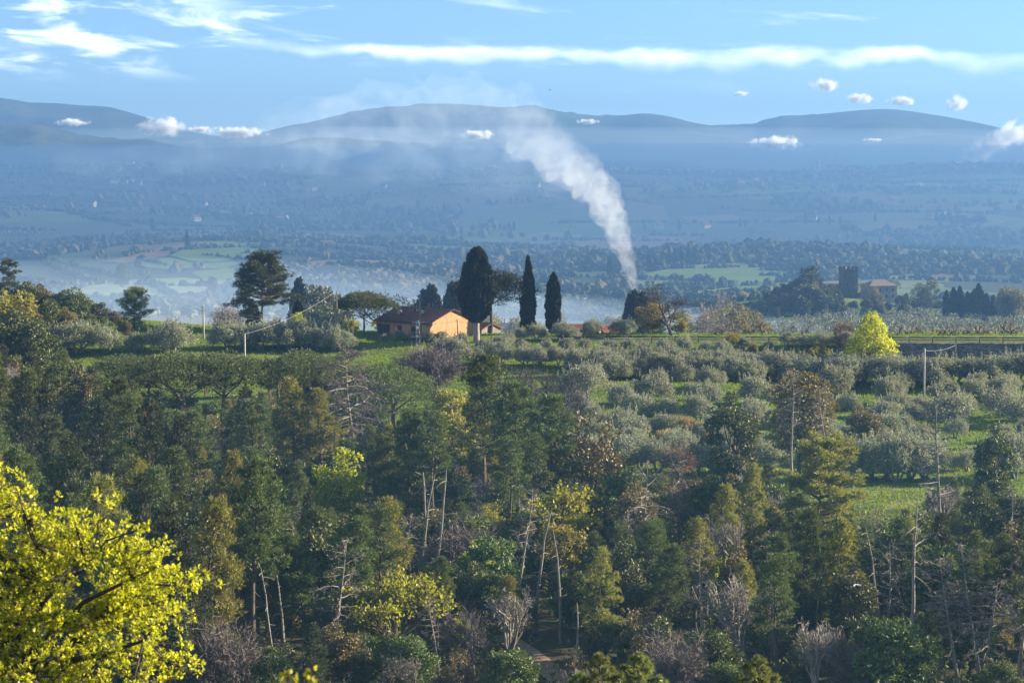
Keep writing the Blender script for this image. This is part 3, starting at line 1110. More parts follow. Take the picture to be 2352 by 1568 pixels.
# knoll at the left end
oakA = lobed(120, H=9, R=3.5, c0=.10, lobes=26, per=300, mat='oak')
oakB = lobed(121, H=10, R=3.2, c0=.16, lobes=24, per=300, mat='oak_brown', stems=2)
oakC = lobed(122, H=8, R=3.6, c0=.08, lobes=24, per=300, mat='oak_green', stems=2)
cedar = pine(123, H=11, cb=.12, R=3.6, nb=60, needle='needle_dark', shape='layer', per=10, snag=0, flat=.3, dens=1.2)
hero(cedar, 'cedar_tree', 18, 597, 404, 'dark cedar with flat tiers on top of the wooded knoll', 'cedar', None, r=3)
hero(lobed(124, H=8, R=3.2, c0=.1, lobes=20, per=220, mat='spring_dull', leaf=(.34, .24)), 'young_tree', 8, 645, 372, 'golden budding tree on the flank of the knoll', 'tree', None, r=3)
k = 0
for u, v, d, pr in [(55, 640, 402, oakA), (95, 648, 404, oakB), (130, 668, 403, oakA), (165, 664, 402, oakC), (195, 680, 404, oakB), (228, 690, 404, oakA), (262, 712, 404, oakB), (110, 690, 388, oakC),
                    (60, 690, 380, oakB), (150, 700, 390, oakB), (200, 712, 392, oakA), (245, 730, 396, oakC), (290, 738, 400, oakB), (20, 700, 368, oakA), (340, 748, 404, oakC), (75, 735, 366, oakC), (380, 752, 408, oakB)]:
    kind = {id(oakA): 'dark', id(oakB): 'brownish', id(oakC): 'green'}[id(pr)]
    hero(pr, 'holm_oak', u, v, d, f'{kind} round-headed holm oak on the wooded knoll', 'oak', 'holm oaks on the knoll', r=2.5, sx=random.uniform(.9, 1.15))

# ------------------------------------------------------------------ olive grove
OL = [olive(s, 5, 2.6 + .25 * (s % 3)) for s in (201, 202, 203, 204)]
random.seed(4)
G_OL = 'olive trees of the grove'


def ol(u, vb, hpx, label, group, r=2.0, sx=None):
    """olive whose foot is near pixel (u, vb) and whose crown is hpx tall"""
    q = hit(u, vb, 280)
    H = max(1.4, hpx * 1.12 / FP * q[1])
    o = put(random.choice(OL), 'olive_tree', q[0], q[1], H, label, 'olive tree', group, sx=(sx or 1.1) * random.uniform(.95, 1.2))
    TAKEN.append((q[0], q[1], r))


# bank under the road, row by row
for i, u in enumerate(range(1115, 1960, 46)):
    ol(u + random.uniform(-10, 10), 808 + random.uniform(-3, 7), random.uniform(24, 36), 'scrubby olive tree on the bank just under the road', 'olives on the road bank')
for i, u in enumerate(range(1110, 1900, 44)):
    ol(u + random.uniform(-9, 9), 838 + (u - 1110) * .02 + random.uniform(-5, 5), random.uniform(42, 52), 'olive tree in the upper close row of the grove', 'upper olive row')
for i, u in enumerate(range(1330, 1960, 44)):
    ol(u + random.uniform(-9, 9), 868 + (u - 1330) * .02 + random.uniform(-5, 5), random.uniform(54, 66), 'dense olive tree in the second close row of the grove', 'second olive row')
for i, u in enumerate(range(1930, 2400, 45)):
    ol(u + random.uniform(-9, 9), 884 + random.uniform(-6, 6), random.uniform(54, 68), 'olive tree in the row at the foot of the stone wall', 'olives below the stone wall', sx=1.25)
for u, vb, h, lab in [(1495, 925, 66, 'round olive tree alone on the open grass'), (1466, 962, 56, 'silvery olive tree just below the round one on the grass'), (1440, 1014, 76, 'large dense olive tree beside the dry reeds'),
                      (1345, 922, 84, 'tall silver olive tree beside the leafless orchard trees'), (1620, 938, 60, 'olive tree at the end of the open grass'), (1606, 968, 62, 'olive tree above the dry reeds'),
                      (1640, 1000, 50, 'low olive tree behind the dry reeds'), (1740, 930, 66, 'silver olive tree tucked behind the russet oak'), (1730, 975, 60, 'olive tree under the russet oak'),
                      (1915, 920, 80, 'olive tree partly hidden by the tall dead pine'), (2045, 930, 64, 'round olive tree on the shaded lawn under the wall'),
                      (2035, 985, 66, 'olive tree between the two stepped ones'), (2028, 1018, 72, 'broad olive tree on the middle terrace'), (2095, 975, 50, 'small olive tree by the utility pole'),
                      (2150, 920, 40, 'low olive tree behind the utility pole'), (2240, 925, 52, 'olive tree on the shaded terrace'), (2185, 985, 84, 'tall olive tree behind the bare pine'),
                      (2300, 960, 70, 'olive tree on the sunlit lawn'), (2345, 985, 76, 'olive tree at the edge of the sunlit lawn'), (2300, 915, 50, 'small olive tree near the far end of the wall')]:
    ol(u, vb, h, lab, None, sx=1.15)
for u in (1945, 1975, 2005, 2035, 2062, 2090, 2125, 2290, 2330):
    ol(u, 1104 + random.uniform(-6, 4), random.uniform(84, 104), 'old olive tree with visible dark trunk in the lowest row', 'lowest olive row', sx=.95)
for u, vb in ((1380, 1075), (1330, 1070), (1420, 1085), (1470, 1075), (1510, 1085), (1555, 1080), (1600, 1090), (1650, 1085), (1060, 1080), (1090, 1075), (1300, 1095)):
    ol(u, vb, random.uniform(70, 90), 'grey olive tree at the edge of the wood', 'olives along the wood edge', sx=1.1)
for u, vb, h in ((400, 812, 74), (380, 810, 60), (520, 806, 66), (545, 806, 60), (600, 806, 62), (640, 800, 66), (665, 806, 62), (700, 804, 66), (735, 806, 60), (765, 808, 58), (792, 808, 50), (180, 812, 72), (140, 818, 66),
                 (240, 812, 60), (120, 812, 60), (310, 808, 44), (350, 800, 40)):
    ol(u, vb, h, 'grey olive tree on the grass ridge beside the broad pine', 'olives on the grass ridge', sx=1.0)
for u, vb, h in ((885, 782, 16), (918, 782, 22), (952, 784, 22), (985, 785, 24), (1015, 784, 24), (1058, 790, 26), (1050, 845, 70), (1030, 838, 62)):
    ol(u, vb, h, 'small olive bush in front of the orange house', 'olives before the orange house', sx=1.1)
for u, vb, h in ((1200, 784, 30), (1232, 782, 34), (1288, 782, 40), (1312, 782, 34), (1420, 772, 34), (1440, 772, 38), (1360, 770, 34), (1170, 792, 26), (1140, 795, 22)):
    ol(u, vb, h, 'olive bush growing around the cypress feet', 'olives by the cypresses', sx=1.1)

rngO = np.random.default_rng(44)
LAWN = [(1545, 935, 40), (1420, 905, 22), (2235, 975, 50), (2100, 925, 40), (1960, 900, 25), (2290, 1090, 60), (1470, 900, 25), (2200, 1060, 40)]
for dd in np.arange(300, 374, 8.2):
    for xx in np.arange(x_at(1360, dd), x_at(2440, dd), 5.6):
        x_, y_ = xx + rngO.normal() * 1.3, dd + rngO.normal() * 1.3
        zz = tz(x_, y_)
        dep = y_ * CT - zz * ST
        uu, vv = W0 / 2 + FP * x_ / dep, H0 / 2 - FP * (y_ * ST + zz * CT) / dep
        if any(((uu - a) / r) ** 2 + ((vv - b) / (r * .6)) ** 2 < 1 for a, b, r in LAWN) or any((x_ - a) ** 2 + (y_ - b) ** 2 < (r * 1.7) ** 2 for a, b, r in TAKEN) or rngO.random() < .2:
            continue
        put(OL[rngO.integers(4)], 'olive_tree', x_, y_, rngO.uniform(2.8, 4.2), 'silver-grey olive tree filling the middle terraces of the grove', 'olive tree', 'olives of the middle terraces', rz=rngO.uniform(0, 6.28), sx=rngO.uniform(1.0, 1.3))
        TAKEN.append((x_, y_, 2.0))

# ------------------------------------------------------------------ pruned vine stumps behind the fence
vine_a = bare(210, H=2.0, spread=.9, depth=3, kids=3, bark='bark_dark', twig='twig_brown', tw=2, tl=.3, wob=.3, lift=-.02, base_len=.32, tww=.03)
vine_b = bare(211, H=2.0, spread=1.0, depth=3, kids=3, bark='bark_dark', twig='twig_brown', tw=2, tl=.3, wob=.35, lift=-.05, base_len=.30, tww=.03)
random.seed(8)
for u in (1390, 1452, 1640, 1672, 1702, 1725, 1745, 1790, 1805, 1822, 1842, 1905, 1915, 2080, 2096, 2115, 2175, 2190, 2210, 2228, 2262, 2278, 2296, 2315, 2335):
    x = x_at(u, 421, -31)
    put(random.choice((vine_a, vine_b)), 'pruned_vine', x, 421 + random.uniform(-1, 1.5), random.uniform(1.9, 3.0), 'gnarled pruned vine stump showing above the road fence', 'vine', 'pruned vines behind the fence')
for u, v, d, h in ((1680, 768, 404, 3.2), (1888, 772, 403, 3.0), (1866, 778, 402, 2.4), (1730, 782, 403, 2.2)):
    x = x_at(u, d, -33)
    put(ivy2, 'budding_bush', x, d, h, 'yellow-green bush leaning over the road fence', 'bush', 'bushes at the fence')
for u, v, d, h in ((868, 0, 428, 2.6), (815, 0, 428, 2.2), (800, 0, 428, 2.4), (683, 0, 424, 3.0)):
    put(lobed(220 + u, H=3, R=1.6, c0=.02, lobes=10, per=110, mat='spring', leaf=(.26, .18), stems=3), 'budding_bush', x_at(u, d, -31), d, h, 'fresh yellow-green bush between the orange house and the broad pine', 'bush', 'fresh bushes near the house')

# ------------------------------------------------------------------ hazy trees just beyond the ridge
far_dark = lobed(230, H=12, R=4.5, c0=.05, lobes=26, per=150, mat='oak', leaf=(.6, .4))
far_pale = lobed(231, H=10, R=4.2, c0=.05, lobes=24, per=110, mat='far_pale', leaf=(.55, .36))
far_pine = pine(232, H=12, cb=.2, R=4, nb=40, needle='needle_dark', shape='cone', per=8, snag=0)
far_cyp = cypress(233, H=14, R=1.5, n=5000, leaf=(.7, .25))
far_umb = umbrella(234, H=10, R=6, n=110, per=7, needle='needle_dark')
far_ol = olive(235, 5, 2.9)
for u, v, d, w, lab in [(990, 657, 700, 1.5, 'pear-shaped dark cypress in the haze behind the orange house'), (975, 669, 700, 1.7, 'blunt cypress in the haze beside the pear-shaped one'),
                        (1037, 649, 690, 1.25, 'tall hazy cypress between the house and the massive cypress'), (1446, 676, 620, 1.0, 'thin hazy cypress at the foot of the smoke'), (1458, 668, 625, 1.1, 'pointed hazy cypress under the smoke column'),
                        (1474, 672, 620, 1.2, 'hazy cypress next to the smoke column'), (1503, 690, 640, 1, 'small hazy cypress behind the budding bush'), (687, 642, 760, 1.2, 'hazy cypress at the edge of the dark clump')]:
    hero(far_cyp, 'cypress_tree', u, v, d, lab, 'cypress', 'cypresses beyond the ridge', sx=w)
for u, v, d in ((1486, 668, 630), (1495, 676, 634)):
    hero(far_pine, 'conifer_tree', u, v, d, 'dark hazy conifer beside the smoke column', 'conifer', 'conifers by the smoke')
for u, v, d in ((705, 662, 780), (725, 648, 790), (745, 652, 780), (760, 668, 770), (700, 690, 700), (740, 694, 690), (760, 700, 690)):
    hero(far_dark, 'holm_oak', u, v, d, 'dark misty oak in the clump behind the broad pine', 'oak', 'misty oak clump', sx=.9)
hero(far_umb, 'umbrella_pine', 885, 672, 700, 'flat hazy umbrella pine behind the orange house roof', 'pine tree')
for u, v, d in ((515, 680, 640), (540, 690, 650), (495, 700, 640)):
    hero(bare(240 + u, H=10, spread=.45, depth=4, kids=4, twig='twig_grey', bark='bark_grey', tl=.9, tww=.06), 'bare_tree', u, v, d, 'pale leafless tree dissolving in the mist', 'bare tree', 'misty leafless trees')
random.seed(19)
for i in range(70):
    u = random.choice((random.uniform(640, 1480), random.uniform(880, 1300)))
    d = random.uniform(560, 1000)
    v = 722 + random.uniform(-14, 14)
    x = x_at(u, d, -55)
    Hh = P(u, v, d)[2] - tz(x, d)
    if 3 < Hh < 13:
        put(random.choice((far_dark, far_ol, far_pale, far_ol)), 'hazy_tree', x, d, Hh, 'low hazy tree in the valley behind the ridge', 'tree', 'hazy trees behind the ridge')
for u, v, d in ((1640, 690, 640), (1690, 662, 900), (1660, 700, 620), (1615, 706, 560), (1625, 690, 820)):
    hero(bare(241 + u, H=9, spread=.5, depth=4, kids=4, twig='twig_grey', bark='bark_grey', tl=.9, tww=.05), 'bare_tree', u, v, d, 'grey leafless tree in the haze left of the castle knoll'.replace('left of', 'below'), 'bare tree', 'leafless trees below the castle')
for u, v, d in ((1645, 712, 700), (1672, 700, 720), (1700, 706, 720), (1722, 712, 700), (1625, 722, 660), (1740, 728, 680), (1690, 728, 640)):
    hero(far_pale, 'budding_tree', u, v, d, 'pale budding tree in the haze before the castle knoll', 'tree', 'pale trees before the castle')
# ------------------------------------------------------------------ the wood in the valley: named trees first
pA = pine(301, H=14, cb=.40, R=3.5, nb=52, needle='needle', shape='cone', per=14)
pB = pine(302, H=15, cb=.46, R=3.9, nb=44, needle='needle', shape='irregular', per=15, dens=1.1)
pC = pine(303, H=13, cb=.34, R=3.2, nb=56, needle='needle_gold', shape='cone', per=14)
pD = pine(304, H=15, cb=.50, R=3.4, nb=38, needle='needle', shape='layer', per=15, flat=.42)
pE = pine(305, H=12, cb=.12, R=6.6, nb=80, needle='needle_gold', shape='layer', per=15, flat=.34, dens=1.2, snag=0)
pF = pine(306, H=14, cb=.30, R=3.0, nb=54, needle='needle_dark', shape='cone', per=13)
dA = dead_pine(311, H=14, R=3.2)
dB = dead_pine(312, H=15, R=2.6, nb=26, bark='bark_pale', cb=.5, tw=8)
dC = dead_pine(313, H=13, R=4.8, nb=64, bark='bark_grey', twig='twig_purple', tw=46, cb=.10, droop=-.07)
dR = dead_pine(314, H=14, R=4.0, nb=54, bark='bark_grey', twig='twig_purple', tw=24, cb=.28, red=.33)
oA = lobed(321, H=9, R=3.0, c0=.16, lobes=24, per=290, mat='oak', stems=2)
oB = lobed(322, H=10, R=2.8, c0=.18, lobes=24, per=280, mat='oak_brown', stems=1)
oC = lobed(323, H=8, R=3.2, c0=.10, lobes=22, per=290, mat='oak_green', stems=2)
oD = taper(lobed(324, H=12, R=2.4, c0=.12, lobes=30, per=230, mat='oak', stems=1), [(0, 1), (.5, 1.1), (.8, .9), (1, .6)])
bA = bare(331, H=9, spread=.42, depth=4, kids=4, twig='twig_purple', tw=5)
bB = bare(332, H=7, spread=.45, stems=7, depth=3, kids=5, twig='twig_purple', tw=9, tl=.9, lift=.03, bark='bark')
bC = bare(333, H=9, spread=.42, depth=4, kids=4, twig='twig_grey', bark='bark_pale', tw=5)
bD = bare(334, H=9, spread=.42, stems=2, depth=4, kids=4, twig='twig_brown', bark='bark', tw=4, leafmat='oak_brown')
sA = bare(341, H=8, spread=.55, stems=2, depth=4, kids=4, twig='twig_brown', bark='bark', tw=7, leafmat='spring')
sB = lobed(342, H=8, R=2.7, c0=.15, lobes=22, per=130, mat='spring', leaf=(.30, .22), hollow=.3)
sC = lobed(343, H=7, R=2.6, c0=.10, lobes=22, per=140, mat='spring_dull', leaf=(.28, .2), hollow=.3, stems=2)
uA = umbrella(351, H=12, R=6.0, thick=.36, n=210, per=12)
reedy = lobed(352, H=2.6, R=2.0, c0=.0, lobes=12, per=110, mat='reed', leaf=(.7, .07), up=2.0, stems=3)

hero(umbrella(360, H=12, R=7.6, thick=.34, n=300, per=12, cr=.85), 'umbrella_pine', 420, 804, 326, 'wide umbrella pine spreading below the grass ridge', 'pine tree', None, r=2.2, rz=.3)
hero(umbrella(361, H=12, R=6.4, thick=.34, n=240, per=12, cr=.85), 'umbrella_pine', 515, 806, 330, 'umbrella pine adjoining the widest one', 'pine tree', None, r=2.2)
hero(umbrella(362, H=11, R=6.4, thick=.38, n=230, per=12), 'umbrella_pine', 690, 800, 336, 'umbrella pine with pale lit top behind the dead brown pine', 'pine tree', None, r=2.2)
hero(umbrella(363, H=12, R=6.6, thick=.45, n=260, per=12), 'umbrella_pine', 905, 838, 316, 'dome-shaped umbrella pine beside the purple thicket', 'pine tree', None, r=2.2)
random.seed(77)
for i, u in enumerate(range(270, 980, 42)):
    uu, dd = u + random.uniform(-14, 14), random.uniform(338, 366)
    lab, nm, cat = (('umbrella pine packed on the slope under the grass ridge', 'umbrella_pine', 'pine tree'), ('dark oak packed among the umbrella pines under the grass ridge', 'holm_oak', 'oak'))[i % 3 == 2]
    put_px(uA if i % 3 < 2 else oA, nm, uu, 806 + (u - 270) * .035 + random.uniform(0, 22), dd, lab, cat, 'trees under the grass ridge', sx=1.15)
    TAKEN.append((x_at(uu, dd), dd, 1.6))
hero(dC, 'dead_pine', 820, 800, 300, 'large dead pine with drooping purple-brown branches', 'dead tree', None, r=4, rz=1.0, sx=1.15)
hero(pine(364, H=16, cb=.42, R=4.1, nb=60, shape='irregular', per=12, dens=1.15, snag=12), 'pine_tree', 1112, 822, 268, 'tall pine with a long bare trunk and dead lower limbs', 'pine tree', None, r=4, rz=.5)
hero(pB, 'pine_tree', 1192, 884, 262, 'dark pine close beside the tall bare-trunked pine', 'pine tree', None, r=3)
hero(pB, 'pine_tree', 1262, 912, 258, 'bushy pine in front of the leafless orchard trees', 'pine tree', None, r=3, rz=3.0)
hero(pC, 'pine_tree', 672, 878, 282, 'sunlit golden-green pine in front of the dead brown pine', 'pine tree', None, r=3)
hero(pC, 'pine_tree', 738, 900, 282, 'smaller golden pine beside the sunlit one', 'pine tree', None, r=3)
hero(pA, 'pine_tree', 940, 942, 262, 'dense pine with several pale trunks below it', 'pine tree', None, r=3)
hero(pD, 'pine_tree', 992, 955, 250, 'layered pine above the cluster of pale trunks', 'pine tree', None, r=3)
hero(pA, 'pine_tree', 880, 1000, 252, 'pine with olive-gold needles in the middle of the wood', 'pine tree', None, r=3)
hero(pE, 'cedar_tree', 1872, 1018, 246, 'huge spreading golden cedar below the olive grove', 'cedar', None, r=7, rz=.6, sx=1.18)
hero(dR, 'dead_pine', 1562, 1018, 244, 'dying pine hung with rust-red needles', 'dead tree', None, r=4, rz=.2)
hero(dB, 'dead_pine', 1822, 850, 286, 'bleached dead pine leaning beside the russet oak', 'dead tree', None, r=2, lean=(0, -.10))
hero(dB, 'dead_pine', 1908, 892, 284, 'bleached dead pine with crooked top limbs', 'dead tree', None, r=2, lean=(0, .06), rz=2.2)
hero(dead_pine(365, H=17, R=3.4, nb=30, cb=.40, tw=6, bark='bark_grey', droop=.05), 'dead_pine', 2160, 926, 240, 'tall straight bare pine in front of the olive terraces', 'dead tree', None, r=2, lean=(0, .03))
hero(lobed(366, H=11, R=3.6, c0=.12, lobes=30, per=280, mat='oak_brown', bark='bark_dark'), 'holm_oak', 1838, 842, 296, 'large russet evergreen oak among the olives', 'oak', None, r=4)
hero(oB, 'holm_oak', 1985, 930, 300, 'russet oak bough reaching over the terrace', 'oak', None, r=3)
hero(oD, 'holm_oak', 1682, 888, 276, 'tall dark evergreen oak beside the dry reeds', 'oak', None, r=3, sx=1.2)
hero(oD, 'holm_oak', 2285, 960, 262, 'slim evergreen oak at the end of the terrace', 'oak', None, r=3)
hero(oD, 'holm_oak', 2255, 1110, 238, 'evergreen oak with speckled leaves beside the bare pine', 'oak', None, r=3, sx=1.2)
hero(bD, 'bare_tree', 1365, 930, 262, 'slender half-leafless tree rising past the olive slope', 'bare tree', None, r=2)
thick = bare(335, H=8, spread=.40, stems=16, depth=3, kids=5, twig='twig_purple', tw=12, tl=1.0, lift=.03, bark='bark', tww=.045)
hero(thick, 'bare_thicket', 985, 768, 358, 'purple leafless thicket on the slope under the house', 'thicket', None, r=3, sx=1.15, rz=.2)
for u, v, d in ((1150, 838, 352), (1200, 828, 352), (1250, 836, 350), (1300, 846, 346), (1225, 862, 336), (1280, 880, 330), (1330, 880, 328), (1310, 915, 318), (1170, 870, 330)):
    hero(bA, 'bare_tree', u, v, d, 'leafless purple-grey orchard tree on the slope', 'bare tree', 'leafless orchard trees', r=2, sx=1.2)
for u, v, d in ((1035, 880, 316), (1065, 900, 306), (1040, 930, 300)):
    hero(sC, 'budding_tree', u, v, d, 'yellow-green budding tree behind the tall bare-trunked pine', 'tree', 'budding trees behind the tall pine', r=2.5)
hero(sB, 'young_tree', 782, 1016, 252, 'bright yellow-green young tree in the middle of the wood', 'tree', None, r=2)
hero(sA, 'young_tree', 902, 1306, 192, 'lone tree of bright yellow-green leaves in the dark hollow', 'tree', None, r=3, sx=1.0, rz=.5)
hero(sA, 'young_tree', 1318, 1108, 236, 'bright yellow-green tree against dark trunks', 'tree', None, r=3, sx=1.1)
hero(sC, 'young_tree', 1290, 1190, 226, 'dull green young tree under the bright one', 'tree', None, r=3, sx=1.1)
hero(pine(367, H=12, cb=.25, R=3.2, nb=56, needle='needle_gold', shape='cone', per=10), 'pine_tree', 1372, 1262, 196, 'light green pine lit on its crown in the hollow', 'pine tree', None, r=3)
hero(pA, 'pine_tree', 1520, 1252, 200, 'soft pine lit on one flank in the hollow', 'pine tree', None, r=3)
hero(dead_pine(368, H=17, R=2.2, nb=22, cb=.58, tw=6, bark='bark_pale'), 'dead_pine', 2098, 1140, 187, 'pale crooked dead trunk rising from the hollow', 'dead tree', None, r=2, lean=(0, -.06))
hero(dB, 'dead_pine', 1612, 1240, 190, 'thin dead pine with drooping grey twigs', 'dead tree', None, r=2, lean=(0, -.09))
hero(dB, 'dead_pine', 1186, 1120, 212, 'dead pine with broken white stubs', 'dead tree', None, r=2)
hero(dA, 'dead_pine', 760, 1230, 190, 'small grey dead pine bristling with twigs', 'dead tree', None, r=2, sx=1.1)
hero(dA, 'dead_pine', 2262, 1320, 178, 'grey dead tree with curling twigs in deep shade', 'dead tree', None, r=2, sx=1.2)
hero(dB, 'dead_pine', 1010, 1370, 184, 'dead pine with pale sunlit stubs', 'dead tree', None, r=2)
hero(bC, 'bare_tree', 1700, 1350, 184, 'pale leafless tree in the shaded hollow', 'bare tree', None, r=2)
hero(bC, 'bare_tree', 1160, 1330, 186, 'pale leafless tree above the dirt track', 'bare tree', None, r=2)
for u, v, d in ((1235, 1005, 250), (1170, 1010, 246)):
    hero(pD, 'pine_tree', u, v, d, 'layered pine with bare dark trunk above the hollow', 'pine tree', 'pines above the hollow', r=2.5)
for u in (1480, 1510, 1540, 1570, 1600, 1630):
    q = hit(u + random.uniform(-8, 8), random.uniform(1000, 1030), 280)
    put(reedy, 'reed_clump', q[0], q[1], random.uniform(1.8, 2.8), 'dry tan reed clump below the round olives', 'reeds', 'dry reed clumps')
    TAKEN.append((q[0], q[1], 1.5))

# pale straight trunks seen below the crowns
def bare_pole(seed, H, bark):
    rng = np.random.default_rng(seed)
    T = MB()
    tr, _ = limb(rng, (0, 0, -.5), (rng.normal() * .03, rng.normal() * .03, 1), H + .3, 9, .055, .03)
    tr[:, 2] *= H / tr[-1, 2]
    T.tube(tr, np.linspace(.17, .05, 9), 7)
    S = MB()
    snags(S, rng, tr, .25, .98, 12, 1.0)
    return proto([('trunk', T.mesh('pole_trunk'), M[bark]), ('crown', S.mesh('pole_stubs'), M[bark])], H)


poleA, poleB = bare_pole(371, 9, 'bark_pale'), bare_pole(372, 10, 'bark_grey')
for u, v, d in ((958, 1085, 222), (975, 1078, 224), (992, 1080, 220), (1228, 1160, 205), (628, 1300, 186), (655, 1320, 188), (2030, 1210, 196), (1288, 1220, 200),
                (750, 985, 262), (1090, 1400, 184), (1335, 1380, 184), (1880, 1290, 196)):
    hero(poleA if int(u) % 2 else poleB, 'bare_snag', u, v, d, 'bare upright trunk with broken stubs among the dark trees', 'dead tree', 'bare trunks in the wood', r=1.0, lean=(random.uniform(-.05, .05), random.uniform(-.14, .08)))

# the rest of the wood
rngF = np.random.default_rng(77)
DMAX_U, DMAX = zip(*[(-400, 376), (0, 372), (150, 372), (330, 372), (500, 374), (700, 372), (850, 362), (960, 345), (1060, 312), (1300, 290), (1420, 278), (1650, 268), (1900, 272), (2050, 262), (2200, 266), (2352, 262), (2800, 262)])
CAP_U, CAP = zip(*[(-400, 770), (0, 770), (100, 800), (250, 830), (330, 885), (600, 890), (760, 890), (900, 930), (1000, 930), (1090, 960), (1300, 960), (1400, 1050), (1600, 1060), (1750, 1040), (1950, 1120), (2060, 1180), (2140, 1120), (2220, 1080), (2352, 1080), (2800, 1050)])
GAPS = [(hit(1230, 1500)[0], hit(1230, 1500)[1], 3.5), (hit(1262, 1545, 130)[0], hit(1262, 1545, 130)[1], 3.5), (x_at(40, 300), 300, 6), (x_at(190, 285), 285, 5)]
nfill = 0
d = 171.0
while d < 372:
    sp = 4.6 if d < 200 else (5.1 if d < 260 else 5.6)
    half = d * .2225 * 1.16 + 3
    x = -half + rngF.uniform(0, sp)
    while x < half:
        xx, yy = x + rngF.normal() * sp * .22, d + rngF.normal() * sp * .25
        x += sp * rngF.uniform(.8, 1.25)
        u = W0 / 2 + FP * xx / (yy * CT + 38 * ST)
        if yy > np.interp(u, DMAX_U, DMAX):
            continue
        if any((xx - a) ** 2 + (yy - b) ** 2 < (r * .8) ** 2 for a, b, r in TAKEN) or any((xx - a) ** 2 + (yy - b) ** 2 < r * r for a, b, r in GAPS):
            continue
        zg = tz(xx, yy)
        cap = P(u, np.interp(u, CAP_U, CAP) + rngF.uniform(0, 50), yy)[2] - zg
        q = rngF.random()
        if q < .40:
            kind, (pr, nm, adj) = 'pine', [(pA, 'pine_tree', 'cone-shaped green'), (pB, 'pine_tree', 'open-crowned green'), (pD, 'pine_tree', 'tiered green'), (pF, 'pine_tree', 'narrow dark'), (pC, 'pine_tree', 'golden-green')][rngF.integers(5)]
            H = rngF.choice((rngF.uniform(9, 13), rngF.uniform(13, 18)))
        elif q < .70:
            kind, (pr, nm, adj) = 'oak', [(oA, 'evergreen_oak', 'broad dark'), (oD, 'evergreen_oak', 'slim dark'), (oB, 'brown_oak', 'brownish'), (oC, 'bushy_oak', 'low green')][rngF.integers(4)]
            H = rngF.uniform(5.5, 10.5)
        elif q < .86:
            kind, (pr, nm, adj) = 'bare', [(bA, 'bare_tree', 'purple leafless'), (bD, 'bare_tree', 'half-leafless'), (bC, 'bare_tree', 'pale leafless'), (bB, 'bare_tree', 'many-stemmed leafless')][rngF.integers(4)]
            H = rngF.uniform(6, 10)
        elif q < .94:
            kind, (pr, nm, adj) = 'dead', [(dA, 'dead_pine', 'twiggy dead'), (dB, 'dead_pine', 'bleached dead')][rngF.integers(2)]
            H = rngF.uniform(8, 13)
        else:
            kind, (pr, nm, adj) = 'spring', [(sC, 'young_tree', 'dull yellow-green'), (sC, 'young_tree', 'dull yellow-green'), (sB, 'young_tree', 'bright yellow-green')][rngF.integers(3)]
            H = rngF.uniform(4, 7)
        H = min(H, cap)
        for hu, hv, hd, hb, hr in VIEW:
            if yy < hd - 1 and abs(u - hu) < hr * .75 + 30:
                H = min(H, P(u, hv + .62 * (hb - hv) + rngF.uniform(-10, 30), yy)[2] - zg)
        if H < 3.2:
            continue
        if H < 6.5 and kind in ('pine', 'dead'):
            kind, pr, nm, adj = 'oak', oC, 'bushy_oak', 'low green'
        by = min(NEAR, key=lambda t: (t[0] - xx) ** 2 + (t[1] - yy) ** 2)
        noun, cat, grp = {'pine': ('pine', 'pine tree', 'pines of the valley wood'), 'oak': ('oak', 'oak', 'evergreen oaks of the valley wood'), 'bare': ('tree', 'bare tree', 'leafless trees of the valley wood'),
                          'dead': ('pine', 'dead tree', 'dead pines of the valley wood'), 'spring': ('tree', 'tree', 'young trees of the valley wood')}[kind]
        lab = ' '.join(f'{adj} {noun} near the {by[2]}'.split()[:16])
        put(pr, nm, xx, yy, H, lab, cat, grp, rz=rngF.uniform(0, 6.28), sx=rngF.uniform(.74, 1.02) if kind == 'pine' else rngF.uniform(.85, 1.15),
            lean=(rngF.normal() * .03, rngF.normal() * .04))
        nfill += 1
    d += sp * .92
print('wood fill', nfill)
# unseen trees added on the off-frame spur to throw shade into the hollow
for i in range(46):
    xx, yy = rngF.uniform(72, 150), rngF.uniform(165, 265)
    put((oA, oD, pA, oC)[i % 4], ('evergreen_oak', 'evergreen_oak', 'pine_tree', 'bushy_oak')[i % 4], xx, yy, rngF.uniform(8, 13), 'unseen evergreen tree added on the spur to shade the hollow', 'tree', 'added shade trees of the spur', sx=1.2)


